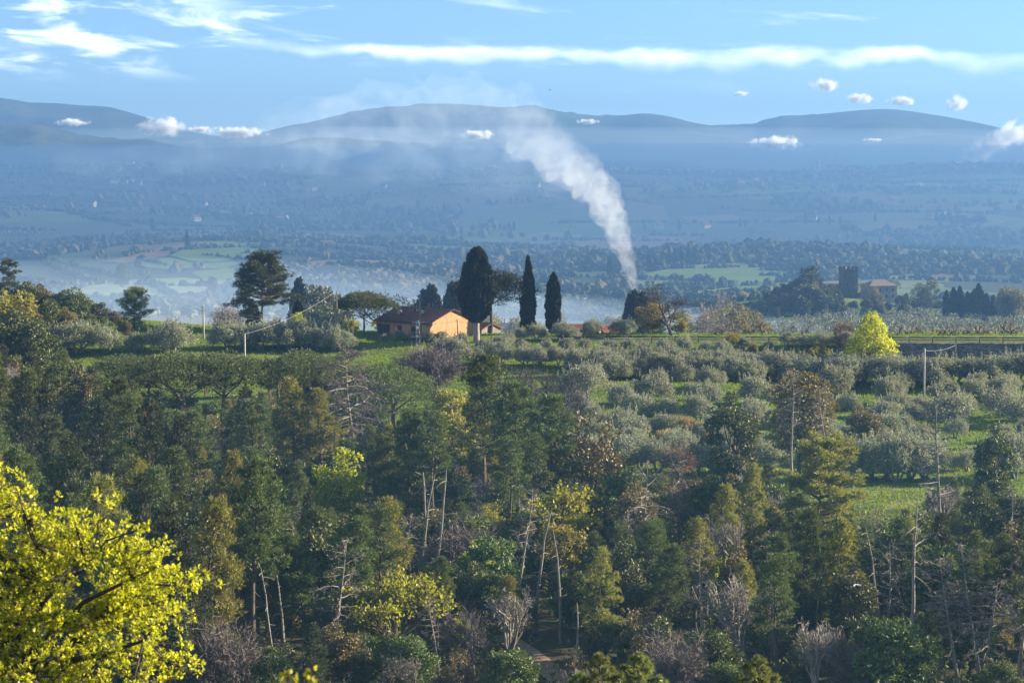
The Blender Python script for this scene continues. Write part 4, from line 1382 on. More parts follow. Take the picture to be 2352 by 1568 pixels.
# ------------------------------------------------------------------ near trees at the bottom of the frame
def near_tree():
    rng = np.random.default_rng(5)
    T, L = MB(), MB()
    d = 47.0
    base = P(40, 1900, d)
    gx, gy = base[0], d
    gz = tz(gx, gy)
    top = P(40, 1560, d)
    tr = np.array([(gx - .6, gy, gz - .5), (gx - .5, gy, (gz + top[2]) / 2), (top[0] - .4, gy, top[2])])
    T.tube(np.vstack([tr[0], (tr[0] + tr[1]) / 2, tr[1], (tr[1] + tr[2]) / 2, tr[2]]), np.linspace(.42, .26, 5), 10)
    s = tr[2]
    lobes = []
    outline = [(0, 1080), (40, 1110), (70, 1150), (120, 1190), (170, 1190), (228, 1150), (255, 1230), (330, 1210), (370, 1240), (390, 1300), (400, 1350), (440, 1345), (465, 1335), (420, 1390), (410, 1430), (380, 1490), (360, 1530), (440, 1545)]
    tips = [(u, v, d + rng.uniform(-2.2, 2.2)) for u, v in outline]
    for _ in range(118):
        for _t in range(50):
            u, v = rng.uniform(-260, 420), rng.uniform(1090, 1660)
            edge = np.interp(v, [1080, 1150, 1200, 1260, 1340, 1400, 1480, 1540, 1660], [10, 110, 250, 350, 440, 400, 360, 430, 400])
            if u < edge:
                break
        tips.append((u, v, d + rng.uniform(-2.6, 2.6)))
    limbs = []
    for u, v in ((150, 1420), (260, 1400), (330, 1470), (60, 1300), (-120, 1300), (200, 1300), (120, 1560), (-160, 1480), (300, 1330), (-60, 1180)):
        e = P(u, v, d + rng.uniform(-1.6, 1.6))
        m1 = s * .6 + e * .4 + rng.normal(size=3) * .18 + np.array((0, 0, -.12))
        m2 = s * .25 + e * .75 + rng.normal(size=3) * .16
        q = np.array([s, s * .8 + m1 * .2, m1, (m1 + m2) / 2 + rng.normal(size=3) * .06, m2, e])
        T.tube(q, np.linspace(.13, .03, 6), 7)
        limbs += [m1, (m1 + m2) / 2, m2, e]
    limbs = np.array(limbs)
    Pp, D = [], []
    for u, v, dd in tips:
        c = P(u, v, dd)
        a = limbs[np.argmin(np.linalg.norm(limbs - c, axis=1))]
        mid = (a + c) / 2 + rng.normal(size=3) * .08
        T.tube(np.array([a, mid, c]), np.array((.03, .02, .008)), 5)
        for _ in range(21):
            k = rng.uniform(.2, 1.06)
            b = a * (1 - k) + c * k + rng.normal(size=3) * np.array((.20, .26, .17))
            n = 12
            vv = sphere_pts(rng, n, .2) * .055
            Pp.append(b + vv)
            D.append(unit(vv) + np.array((0, 0, .45)) + rng.normal(size=(n, 3)) * .4)
            T.tube(np.array([mid * .5 + c * .5, b]), np.array((.008, .004)), 3)
    Pp, D = np.vstack(Pp), np.vstack(D)
    k = rng.uniform(.7, 1.3, len(Pp))
    L.leaves(Pp, D, .088 * k, .062 * k, rng, .5)
    e = empty('oak_tree', (gx, gy, gz), 0, 'near oak bursting with small bright yellow new leaves', 'oak')
    for nm, mb, mat in (('trunk', T, M['bark_dark']), ('crown', L, M['yellow'])):
        for i in range(len(mb.V)):
            mb.V[i] = mb.V[i] - np.array((gx, gy, gz))
        link(nm, mb.mesh('near_' + nm), mat, e)


near_tree()


def near_sapling():
    rng = np.random.default_rng(9)
    T, L = MB(), MB()
    d = 21.0
    b = P(690, 1900, d)
    gx, gz = b[0], tz(b[0], d)
    tops = [(715, 1540), (700, 1552), (664, 1550), (648, 1556), (680, 1562), (720, 1566), (655, 1580), (700, 1585), (630, 1575)]
    s = P(685, 1700, d)
    T.tube(np.array([(gx, d, gz - .3), (gx + .05, d, (gz + s[2]) / 2), s]), np.array((.05, .04, .022)), 6)
    for u, v in tops:
        c = P(u, v, d + rng.uniform(-.2, .2))
        T.tube(np.array([s, (s + c) / 2 + rng.normal(size=3) * .03, c]), np.array((.012, .008, .004)), 5)
        n = 5
        Pp = c + rng.normal(size=(n, 3)) * .012
        L.leaves(Pp, rng.normal(size=(n, 3)) * .6 + np.array((0, 0, .7)), rng.uniform(.05, .08, n), .045, rng, .4)
    e = empty('sapling', (gx, d, gz), 0, 'slim sapling tip with a few blurred yellow leaves', 'sapling')
    for nm, mb, mat in (('trunk', T, M['bark']), ('crown', L, M['yellow'])):
        for i in range(len(mb.V)):
            mb.V[i] = mb.V[i] - np.array((gx, d, gz))
        link(nm, mb.mesh('sapling_' + nm), mat, e)


near_sapling()


def near_pine(seed, H):
    rng = np.random.default_rng(seed)
    T, C = MB(), MB()
    tr = np.array([(0, 0, -.4), (.05, 0, H * .4), (0, .05, H * .8), (0, 0, H)])
    T.tube(tr, np.array((.15, .11, .06, .02)), 7)
    Pp, D = [], []
    az = 0
    for i in range(44):
        t = .55 + .45 * (i / 43) ** .8
        az += 2.4
        Lb = (1 - t) * H * .72 * rng.uniform(.7, 1.15) + .06
        d = np.array((math.cos(az) * .8, math.sin(az) * .8, .5))
        p = np.array((0, 0, H * t))
        e = p + unit(d) * Lb
        T.tube(np.array([p, (p + e) / 2 + (0, 0, -.03), e]), np.array((.03, .02, .012)), 4)
        for f in ((1, .78, .55) if Lb > .5 else (1,)):
            c = p * (1 - f) + e * f + rng.normal(size=3) * .06 * (f < 1)
            n = 130
            v = unit(rng.normal(size=(n, 3)) + np.array((0, 0, .55)) + unit(d) * .3)
            Pp.append(np.repeat(c[None], n, 0) + v * .02)
            D.append(v)
    Pp, D = np.vstack(Pp), np.vstack(D)
    C.leaves(Pp, D, rng.uniform(.13, .20, len(Pp)), .018, rng, .1)
    return proto([('trunk', T.mesh('near_pine_trunk'), M['bark']), ('crown', C.mesh('near_pine_crown'), M['needle_pale'])], H)


npA, npB = near_pine(401, 9.5), near_pine(402, 9)
for pr, u, v, d, lab in ((npA, 1378, 1512, 62, 'young pine top with bright candle tufts rising from below'), (npB, 1468, 1512, 63, 'twin young pine top beside the first tufted one'), (npA, 1440, 1540, 66, 'lower pine tip between the twin young tops'),
                         (npB, 1742, 1520, 64, 'lone young pine top with pale tufts in the hollow'), (npB, 1330, 1556, 64, 'small pine tip next to the twin young tops')):
    hero(pr, 'young_pine', u, v, d, lab, 'pine tree', None)
# ------------------------------------------------------------------ grass, undergrowth, far woods
def scatter_xy(rng, n, y0, y1, k=.2225 * 1.15, pad=4):
    y = np.sqrt(rng.uniform(y0 ** 2, y1 ** 2, n))
    x = rng.uniform(-1, 1, n) * (y * k + pad)
    return x, y


def u_of(x, y, z=-38):
    return W0 / 2 + FP * x / (y * CT - z * ST)


def build_grass():
    rng = np.random.default_rng(61)
    x, y = scatter_xy(rng, 140000, 262, 424)
    lim = np.interp(u_of(x, y), DMAX_U, DMAX)
    ok = (y > lim - 6) & ~((x > 30) & (y > 402.5) & (y < 407))
    ok &= ~((y > 407.5) & (y < 416) & (x > 3))
    x, y = x[ok], y[ok]
    patch = lump(x, y, 9, 3) + rng.normal(size=len(x)) * .3
    h = rng.uniform(.16, .42, len(x)) * (1 + .5 * np.clip(patch, -1, 1))
    mb = MB()
    C = np.stack([x, y, terrain(x, y) - .03], 1)
    D = np.stack([rng.normal(size=len(x)) * .35, rng.normal(size=len(x)) * .35, np.ones(len(x))], 1)
    mb.leaves(C, D, h, rng.uniform(.10, .24, len(x)), rng, .3)
    m = leaf_mat('grass_blade', (.075, .14, .014), (.20, .26, .034), .45, .6, .2, (1.3, 1.2, .4), vary=0)
    tag(link('grass', mb.mesh('grass'), m), 'short bright spring grass of the olive terraces', 'grass', kind='stuff')


def build_undergrowth():
    rng = np.random.default_rng(62)
    n = 5200
    x, y = scatter_xy(rng, n, 160, 366)
    lim = np.interp(u_of(x, y), DMAX_U, DMAX)
    g = np.array([((x - a) ** 2 + (y - b) ** 2) < r * r for a, b, r in GAPS]).any(0)
    ok = (y < lim + 4) & ~g
    x, y = x[ok], y[ok]
    C0 = np.stack([x, y, terrain(x, y)], 1)
    h = rng.uniform(.5, 1.9, len(x))
    per = 20
    C = np.repeat(C0, per, 0)
    hh = np.repeat(h, per)
    v = sphere_pts(rng, len(C), .3)
    C = C + v * np.stack([hh * .9, hh * .9, hh * .55], 1) + np.stack([0 * hh, 0 * hh, hh * .5], 1)
    mb = MB()
    mb.leaves(C, v + rng.normal(size=C.shape) * .5 + np.array((0, 0, .3)), rng.uniform(.25, .5, len(C)), rng.uniform(.14, .26, len(C)), rng)
    tag(link('undergrowth', mb.mesh('undergrowth'), M['shrub']), 'tangled green undergrowth covering the floor of the wood', 'undergrowth', kind='stuff')


build_grass()
build_undergrowth()


def in_poly(poly, x, y):
    n = len(poly)
    c = np.zeros(len(x), bool)
    j = n - 1
    for i in range(n):
        xi, yi = poly[i]
        xj, yj = poly[j]
        c ^= ((yi > y) != (yj > y)) & (x < (xj - xi) * (y - yi) / (yj - yi + 1e-9) + xi)
        j = i
    return c


def ico(sub):
    bm = bmesh.new()
    bmesh.ops.create_icosphere(bm, subdivisions=sub, radius=1.0)
    V = np.array([v.co[:] for v in bm.verts])
    T = np.array([[v.index for v in f.verts] for f in bm.faces])
    bm.free()
    return V, T


ICO, ICO_FAR = ico(2), ico(1)


def blobs(rng, x, y, s):
    """rounded, lumpy far-off tree crowns"""
    n = len(x)
    sc = np.stack([s * .52 * rng.uniform(.8, 1.3, n), s * .52 * rng.uniform(.8, 1.3, n), s * .5 * rng.uniform(.75, 1.25, n)], 1)
    C0 = np.stack([x, y, terrain(x, y) + s * .36], 1)
    close = (y < 1600) | ((s > 4.8) & (y < 2300))
    mb = MB()
    for (V, T), sel in ((ICO, close), (ICO_FAR, ~close)):
        m, k = int(sel.sum()), len(V)
        if not m:
            continue
        R = 1 + rng.normal(size=(m, k, 1)) * .22
        A = V[None] * R * sc[sel][:, None] + C0[sel][:, None]
        mb.add(A.reshape(-1, 3), None, (T[None] + (np.arange(m) * k)[:, None, None]).reshape(-1, 3))
    near = np.where(y < 2200)[0]
    if len(near):
        per = 13
        i = np.repeat(near, per)
        v = sphere_pts(rng, len(i), .85)
        v[:, 2] = np.abs(v[:, 2]) * 1.2 - .35
        C = np.stack([x, y, terrain(x, y) + s * .36], 1)[i] + v * sc[i] * 1.02
        mb.leaves(C, v + rng.normal(size=C.shape) * .6 + np.array((0, 0, .3)), s[i] * rng.uniform(.14, .30, len(i)), s[i] * rng.uniform(.09, .17, len(i)), rng)
    return mb


def far_wood(name, n, y0, y1, mat, seed, size, blades, label, thr, nsc, i0):
    rng = np.random.default_rng(seed)
    t = rng.uniform(0, 1, n)
    y = y0 * (y1 / y0) ** t
    x = rng.uniform(-1, 1, n) * (y * .2225 * 1.12 + 20)
    ok = (lump(x, y, nsc, i0) + .5 * lump(x, y, nsc * .35, (i0 + 7) % 17) > thr)
    for poly in FIELD_POLYS:
        ok &= ~in_poly(poly, x, y)
    x, y = x[ok], y[ok]
    s = rng.uniform(.55, 1.35, len(x)) * size * (0.8 + y / 4500)
    mb = blobs(rng, x, y, s)
    tag(link(name, mb.mesh(name), M[mat]), label, 'woods', kind='stuff')
    return len(x)


a = far_wood('distant_woods', 19000, 1450, 4250, 'far_tree', 71, 6.2, 26, 'dark woods covering the far slopes of the valley', .24, 330, 2)
b = far_wood('distant_copses', 7000, 1400, 4250, 'far_pale', 72, 6.0, 22, 'pale budding copses on the far slopes', .30, 190, 9)


def hedges():
    rng = np.random.default_rng(79)
    X, Y = [], []
    for _ in range(150):
        y = 1350 * (4100 / 1350) ** rng.uniform(0, 1)
        x = rng.uniform(-1, .8) * (y * .24)
        L = rng.uniform(60, 420)
        a_ = rng.normal() * .45 + (math.pi / 2 if rng.random() < .22 else 0)
        n = int(L / 4.2)
        t = np.linspace(0, L, n)
        bend = rng.normal() * .0012
        X.append(x + np.cos(a_) * t + rng.normal(size=n) * .8)
        Y.append(y + np.sin(a_) * t + bend * t * t + rng.normal(size=n) * .8)
    x, y = np.concatenate(X), np.concatenate(Y)
    keep = rng.random(len(x)) < .88
    x, y = x[keep], y[keep]
    mb = blobs(rng, x, y, rng.uniform(2.6, 6.4, len(x)))
    tag(link('distant_hedges', mb.mesh('distant_hedges'), M['far_tree']), 'dark hedge lines dividing the far fields', 'hedges', kind='stuff')
    return len(x)


def groves():
    rng = np.random.default_rng(73)
    X, Y = np.meshgrid(np.arange(-1000, 1000, 9.0), np.arange(1250, 3900, 15.0))
    a_ = lump(X, Y, 400, 5) * .5
    x = (X + Y * .12 * a_ + rng.normal(size=X.shape) * .7).ravel()
    y = (Y + rng.normal(size=X.shape) * .7).ravel()
    ok = (lump(x, y, 300, 14) + .4 * lump(x, y, 110, 3) > .42) & (np.abs(x) < y * .2225 * 1.15)
    for poly in FIELD_POLYS:
        ok &= ~in_poly(poly, x, y)
    x, y = x[ok], y[ok]
    mb = blobs(rng, x, y, rng.uniform(3.0, 4.8, len(x)))
    tag(link('distant_olive_groves', mb.mesh('distant_olive_groves'), M['far_olive']), 'grey-green olive groves in rows over the far slopes', 'orchard', kind='stuff')
    return len(x)


print('far woods', a, b, hedges(), groves())


def ridge_line_woods():
    rng = np.random.default_rng(75)
    n = 2600
    x = rng.uniform(-1, 1, n) * 1050
    y = rng.uniform(3850, 4130, n)
    s = rng.uniform(.5, 1.2, n) * 9 * np.where(lump(x, y, 130, 4) > 0.1, 1.3, .7)
    mb = blobs(rng, x, y, s)
    tag(link('distant_treeline', mb.mesh('distant_treeline'), M['far_tree']), 'broken line of trees along the far valley crest', 'woods', kind='stuff')


ridge_line_woods()


def olive_rows():
    rng = np.random.default_rng(76)
    q = [hit(u, v, 1200) for u, v in ((590, 648), (1010, 652), (1000, 622), (640, 624))]
    poly = np.array([(p[0], p[1]) for p in q])
    X, Y = np.meshgrid(np.arange(poly[:, 0].min(), poly[:, 0].max(), 9.0), np.arange(poly[:, 1].min(), poly[:, 1].max(), 16.0))
    x, y = X.ravel() + rng.normal(size=X.size) * .6, Y.ravel() + rng.normal(size=X.size) * .6
    ok = in_poly(poly, x, y)
    x, y = x[ok], y[ok]
    mb = blobs(rng, x, y, np.full(len(x), 4.4))
    tag(link('distant_orchard', mb.mesh('distant_orchard'), M['far_olive']), 'regular rows of olive trees on the misty slope', 'orchard', kind='stuff')
    return len(x)


print('orchard', olive_rows())


def near_grove():
    """misty olive grove and budding wood between the ridge and the castle knoll"""
    rng = np.random.default_rng(78)
    for name, reg, mat, size, n, B, lab in (('misty_olive_grove', [(1560, 760), (2352, 760), (2352, 712), (2100, 712), (1900, 712), (1640, 725)], 'far_olive', 4.6, 1000, 52, 'misty olive grove in front of the castle knoll'),
                                            ('budding_wood', [(2030, 768), (2420, 775), (2420, 700), (2260, 712), (2120, 726)], 'far_pale', 5.0, 380, 70, 'tawny budding wood between the grove and the road')):
        q = [hit(u, v, 470) for u, v in reg]
        if name == 'budding_wood':
            q = [np.array((x_at(u, dd, -60), dd, 0)) for u, dd in ((2010, 640), (2450, 620), (2450, 820), (2250, 800), (2100, 760))]
        else:
            q = [np.array((x_at(u, dd, -60), dd, 0)) for u, dd in ((1560, 640), (2450, 640), (2450, 1230), (2100, 1240), (1900, 1220), (1640, 1000))]
        poly = np.array([(p[0], p[1]) for p in q])
        x = rng.uniform(poly[:, 0].min(), poly[:, 0].max(), n * 2)
        y = rng.uniform(poly[:, 1].min(), poly[:, 1].max(), n * 2)
        ok = in_poly(poly, x, y)
        x, y = x[ok], y[ok]
        s = rng.uniform(.7, 1.25, len(x)) * size * (1.6 if name == 'budding_wood' else 1)
        C = np.repeat(np.stack([x, y, terrain(x, y)], 1), B, 0)
        ss = np.repeat(s, B)
        v = sphere_pts(rng, len(C), .45)
        C = C + v * ss[:, None] * np.array((.5, .5, .42))
        C[:, 2] += ss * .42
        mb = MB()
        mb.leaves(C, v + np.array((0, 0, .4)) + rng.normal(size=C.shape) * .4, ss * .24, ss * .14, rng)
        tag(link(name, mb.mesh(name), M[mat]), lab, 'woods', kind='stuff')


near_grove()

# single far trees that stand out
random.seed(31)
for u, v, d, lab in ((280, 600, 1750, 'lone round tree on the misty field'), (487, 632, 1600, 'lone small tree on the green strip')):
    hero(far_dark, 'lone_tree', u, v, d, lab, 'tree', sx=.7)
for i, (u, vb) in enumerate([(1990, 474), (1995, 470), (2010, 500), (2150, 498), (2165, 500), (2182, 498), (1700, 512), (1712, 512), (1850, 505), (1880, 505), (1905, 506), (1930, 506), (960, 470), (1020, 478), (1180, 520), (1560, 520), (1480, 520),
                            (1040, 535), (1060, 532), (1085, 530), (560, 485), (620, 488), (700, 470), (830, 500), (430, 560), (350, 520), (1610, 590), (1580, 596), (1550, 600), (1520, 606), (1490, 612), (1460, 618), (1430, 622), (1400, 626), (1595, 592), (1565, 598), (1535, 604), (1505, 608)]):
    q = hit(u, vb + 10, 1300)
    put(far_cyp, 'cypress_tree', q[0], q[1], random.uniform(10, 16), 'tiny distant cypress on the hazy far slope', 'cypress', 'distant cypresses', sx=1.3)
for u, v, d in ((990, 522, 2400), (1725, 540, 2000), (1760, 545, 2000), (2230, 538, 2000), (2080, 545, 2000), (2240, 500, 2600)):
    q = hit(u, v + 8, 1300)
    put(far_umb, 'umbrella_pine', q[0], q[1], 13, 'distant umbrella pine on the hazy slope', 'pine tree', 'distant umbrella pines', sx=1.2)
# ------------------------------------------------------------------ road, path, wall
M['stucco'] = solid_mat('orange_stucco', (.40, .215, .105), (.52, .30, .155), 1.6, .9, .15, .15, (1, 1, .35))
M['stucco_white'] = solid_mat('white_stucco', (.42, .41, .39), (.56, .55, .52), .9, .9, .1, .15)
M['stucco_cream'] = solid_mat('cream_stucco', (.38, .32, .245), (.50, .43, .34), .9, .9, .1, .15)
M['tile'] = solid_mat('roof_tile', (.075, .036, .027), (.145, .068, .048), 5.0, .85, .5, .2, (1, .25, 1))
M['tile_red'] = solid_mat('red_roof_tile', (.15, .058, .038), (.24, .10, .065), 6.0, .85, .5, .2, (1, .25, 1))
M['tile_grey'] = solid_mat('grey_roof_tile', (.12, .095, .085), (.2, .16, .14), 5.0, .85, .4, .2)
M['dark'] = solid_mat('dark_opening', (.010, .011, .013), (.025, .026, .028), 2, .35, 0, .5)
M['shutter'] = solid_mat('shutter_paint', (.030, .028, .026), (.055, .05, .045), 8, .6, .2, .3)
M['stone_pale'] = solid_mat('manor_plaster', (.20, .18, .155), (.29, .265, .23), 1.2, .95, .3, .1)
M['stone'] = solid_mat('castle_stone', (.065, .06, .055), (.12, .108, .095), 1.2, .95, .5, .1)
M['concrete'] = solid_mat('concrete', (.30, .29, .27), (.46, .44, .41), 5, .85, .2, .2)
M['wood_pole'] = solid_mat('pole_timber', (.115, .095, .075), (.22, .185, .15), 6, .85, .4, .2, (1, 1, .1))
M['fence_wood'] = solid_mat('fence_timber', (.014, .012, .010), (.030, .025, .021), 6, .8, .3, .25, (.3, .3, 1))
M['metal'] = solid_mat('galvanised_metal', (.30, .31, .32), (.44, .45, .46), 12, .45, .1, .5, metal=.6)
M['wire'] = solid_mat('wire_metal', (.20, .20, .21), (.32, .32, .33), 4, .5, 0, .5)
M['porcelain'] = solid_mat('insulator_glass', (.05, .22, .19), (.10, .35, .30), 4, .25, 0, .6)
M['asphalt'] = solid_mat('road_gravel', (.09, .082, .068), (.15, .135, .11), 1.5, .95, .4, .1)
M['dirt'] = solid_mat('dirt_track', (.14, .10, .065), (.24, .18, .12), 1.2, .95, .5, .1)
M['white_feather'] = solid_mat('white_plumage', (.75, .75, .74), (.88, .88, .87), 20, .8, .1, .2)
M['black_feather'] = solid_mat('dark_plumage', (.02, .02, .022), (.05, .05, .05), 20, .7, .1, .2)


def wall_material():
    m, w = new_mat('stone_wall')
    g = w.node('ShaderNodeNewGeometry')
    mp = w.node('ShaderNodeMapping')
    w.l.new(g.outputs['Position'], mp.inputs[0])
    mp.inputs['Scale'].default_value = (2.2, 2.2, 3.8)
    v = w.node('ShaderNodeTexVoronoi', feature='F1')
    w.l.new(mp.outputs[0], v.inputs['Vector'])
    v.inputs['Scale'].default_value = 1.0
    e = w.node('ShaderNodeTexVoronoi', feature='DISTANCE_TO_EDGE')
    w.l.new(mp.outputs[0], e.inputs['Vector'])
    e.inputs['Scale'].default_value = 1.0
    s = w.node('ShaderNodeSeparateColor')
    w.l.new(v.outputs['Color'], s.inputs[0])
    col = w.mix(s.outputs[0], (.13, .12, .11), (.30, .28, .25))
    col = w.mix(w.ramp(e.outputs[0], 0, .09, 1, 0), col, (.05, .045, .04))
    col = w.mix(w.ramp(w.noise(g.outputs['Position'], .5, 3), .5, .68, 0, .7), col, (.085, .075, .05))
    p = w.node('ShaderNodeBsdfPrincipled')
    w.l.new(col, p.inputs['Base Color'])
    p.inputs['Roughness'].default_value = .95
    b = w.node('ShaderNodeBump')
    b.inputs['Distance'].default_value = .12
    w.l.new(w.ramp(e.outputs[0], 0, .2), b.inputs['Height'])
    w.l.new(b.outputs[0], p.inputs['Normal'])
    finish(w, p.outputs[0])
    return m


def strip(name, xs, yc, wd, mat, label, off=.06, nc=4):
    """a sheet that follows the ground along a centre line"""
    xs, yc = np.asarray(xs, float), np.asarray(yc, float)
    t = np.linspace(-.5, .5, nc)
    tan = np.gradient(np.stack([xs, yc], 1), axis=0)
    tan /= np.linalg.norm(tan, axis=1)[:, None]
    X = xs[:, None] - tan[:, 1][:, None] * t[None] * wd
    Y = yc[:, None] + tan[:, 0][:, None] * t[None] * wd
    return tag(link(name, grid_mesh(name, X, Y, terrain(X, Y) + off), mat), label=label, kind='structure')


ROADY = lambda x: 411.5 - 0.012 * x
rx = np.linspace(6, 118, 113)
strip('road', rx, ROADY(rx), 2.0, M['asphalt'], 'pale gravel road running along the ridge crest', .05, 6)
q0, q1, q2 = hit(1205, 1480, 130), hit(1245, 1525, 130), hit(1300, 1600, 120)
tt = np.linspace(0, 1, 30)
px = np.interp(tt, (0, .5, 1), (q0[0] - 2, q1[0], q2[0] + 2))
py = np.interp(tt, (0, .5, 1), (q0[1] + 4, q1[1], q2[1] - 4))
strip('path', px, py, 2.2, M['dirt'], 'dirt track winding down through the dark hollow', .06, 5)


def stone_wall():
    mb = MB()
    xs = np.linspace(57, 112, 110)
    rng = np.random.default_rng(3)
    top = -31.2 + .12 * np.convolve(rng.normal(size=110), np.ones(5) / 5, 'same')
    y = 404.9
    bot = terrain(xs, np.full(110, 403.6)) - .4
    F = np.stack([xs, np.full(110, y - .55), bot], 1)
    Tp = np.stack([xs, np.full(110, y - .25) + rng.normal(size=110) * .05, top], 1)
    Tb = np.stack([xs, np.full(110, y + .55), top - .02], 1)
    Bb = np.stack([xs, np.full(110, y + .55), bot], 1)
    V = np.stack([F, Tp, Tb, Bb], 1).reshape(-1, 3)
    Q = []
    for i in range(109):
        for k in range(4):
            a, b = i * 4 + k, i * 4 + (k + 1) % 4
            Q.append((a, a + 4, b + 4, b))
    Q += [(0, 1, 2, 3), (436, 439, 438, 437)]
    mb.add(V, Q)
    tag(link('stone_wall', mb.mesh('stone_wall'), wall_material()), 'long rough stone retaining wall holding up the road', 'wall')


stone_wall()


# ------------------------------------------------------------------ fence along the road
def fence():
    x0, x1, n = 8.2, 112.0, 26
    xs = np.linspace(x0, x1, n)
    root = empty('road_fence', (xs[0], ROADY(xs[0]) - 2.1, tz(xs[0], ROADY(xs[0]) - 2.1)), 0, 'dark timber rail fence along the ridge road', 'fence')
    o0 = np.array(root.location)
    pm = MB()
    pm.tube(np.array([(0, 0, -.4), (0, 0, .5), (0, 0, 1.02)]), np.array((.10, .10, .09)), 8, True)
    pme = pm.mesh('fence_post', True)
    tops = []
    for x in xs:
        y = ROADY(x) - 2.1
        p = np.array((x, y, tz(x, y)))
        tops.append(p)
        link('post', pme, M['fence_wood'], root, p - o0)
    for a, b in zip(tops[:-1], tops[1:]):
        for h, rr in ((.95, .13), (.55, .085)):
            r = MB()
            m = (a + b) / 2 + np.array((0, -.12, -.02))
            r.tube(np.array([a + (0, -.12, h), m + (0, 0, h), b + (0, -.12, h)]) - o0, rr, 6, True)
            link('rail', r.mesh('fence_rail', True), M['fence_wood'], root)


fence()


# ------------------------------------------------------------------ houses
def prism_roof(L, Wd, h, hp, over=.35, th=.16, hip=0.0):
    """gable roof (ridge along X) as one closed slab with eaves"""
    a, b = L / 2 + over, Wd / 2 + over
    dz = (hp - h) * over / (Wd / 2)
    r = a - hip
    lo = h - dz
    mb = MB()
    for s in (-1, 1):
        V = [(-a, s * b, lo), (a, s * b, lo), (r, 0, hp), (-r, 0, hp)]
        V += [(x, y, z + th) for x, y, z in V]
        V = np.array(V)
        Q = [(0, 1, 2, 3), (4, 7, 6, 5), (0, 4, 5, 1), (1, 5, 6, 2), (2, 6, 7, 3), (3, 7, 4, 0)]
        if s > 0:
            Q = [q[::-1] for q in Q]
        mb.add(V, Q)
        if hip:
            V = np.array([(s * a, -b, lo), (s * a, b, lo), (s * r, 0, hp), (s * a, -b, lo + th), (s * a, b, lo + th), (s * r, 0, hp + th)])
            mb.add(V, [(0, 3, 4, 1)], [(3, 5, 4), (0, 1, 2)])
    return mb.mesh('roof')


def gable_walls(L, Wd, h, hp, hip=0.0):
    a, b = L / 2, Wd / 2
    V = [(-a, -b, -.6), (a, -b, -.6), (a, b, -.6), (-a, b, -.6), (-a, -b, h), (a, -b, h), (a, b, h), (-a, b, h)]
    Q = [(0, 1, 5, 4), (2, 3, 7, 6), (1, 2, 6, 5), (3, 0, 4, 7)]
    T = []
    if not hip:
        V += [(a, 0, hp), (-a, 0, hp)]
        T = [(5, 6, 8), (7, 4, 9)]
    mb = MB()
    mb.add(np.array(V), Q, T)
    return mb.mesh('walls')


def house(name, loc, rz, L, Wd, h, hp, label, cat, wall, roof, openings=(), chimneys=(), group=None, hip=0.0, parts=True):
    e = empty(name, loc, rz, label, cat, group)
    link('walls', gable_walls(L, Wd, h, hp, hip), M[wall], e)
    link('roof', prism_roof(L, Wd, h, hp, .4 if h > 2 else .3, .16, hip), M[roof], e)
    for side, off, z, w_, hh, kind in openings:       # side: 'f' -Y wall, 'e' +X gable, 'w' -X gable
        fr, pn = MB(), MB()
        t = .05
        if side == 'f':
            c, hx, hp_ = np.array((off, -Wd / 2 - .02, z)), np.array((w_ / 2, t, hh / 2)), np.array((0, -t - .02, 0))
        elif side == 'e':
            c, hx, hp_ = np.array((L / 2 + .02, off, z)), np.array((t, w_ / 2, hh / 2)), np.array((t + .02, 0, 0))
        else:
            c, hx, hp_ = np.array((-L / 2 - .02, off, z)), np.array((t, w_ / 2, hh / 2)), np.array((-t - .02, 0, 0))
        fr.box(c, hx)
        f = link(kind, fr.mesh(kind), M['dark'], e)
        pn.box(c + hp_ + np.array((0, 0, -hh / 2 - .04)), hx * np.array((1.1, 1.1, 0)) + np.array((0, 0, .04)))
        link('sill', pn.mesh('sill'), M['concrete'], f)
    for cx, cy, z0, z1, w_, mat, cap in chimneys:
        c = MB()
        c.box((cx, cy, (z0 + z1) / 2), (w_ / 2, w_ / 2, (z1 - z0) / 2))
        ch = link('chimney', c.mesh('chimney'), M[mat], e)
        k = MB()
        k.box((cx, cy, z1 + .16), (w_ * .36, w_ * .36, .16))
        k.box((cx, cy, z1 + .38), (w_ * .62, w_ * .62, .05))
        link('chimney_cap', k.mesh('chimney_cap'), M[cap], ch)
    return e


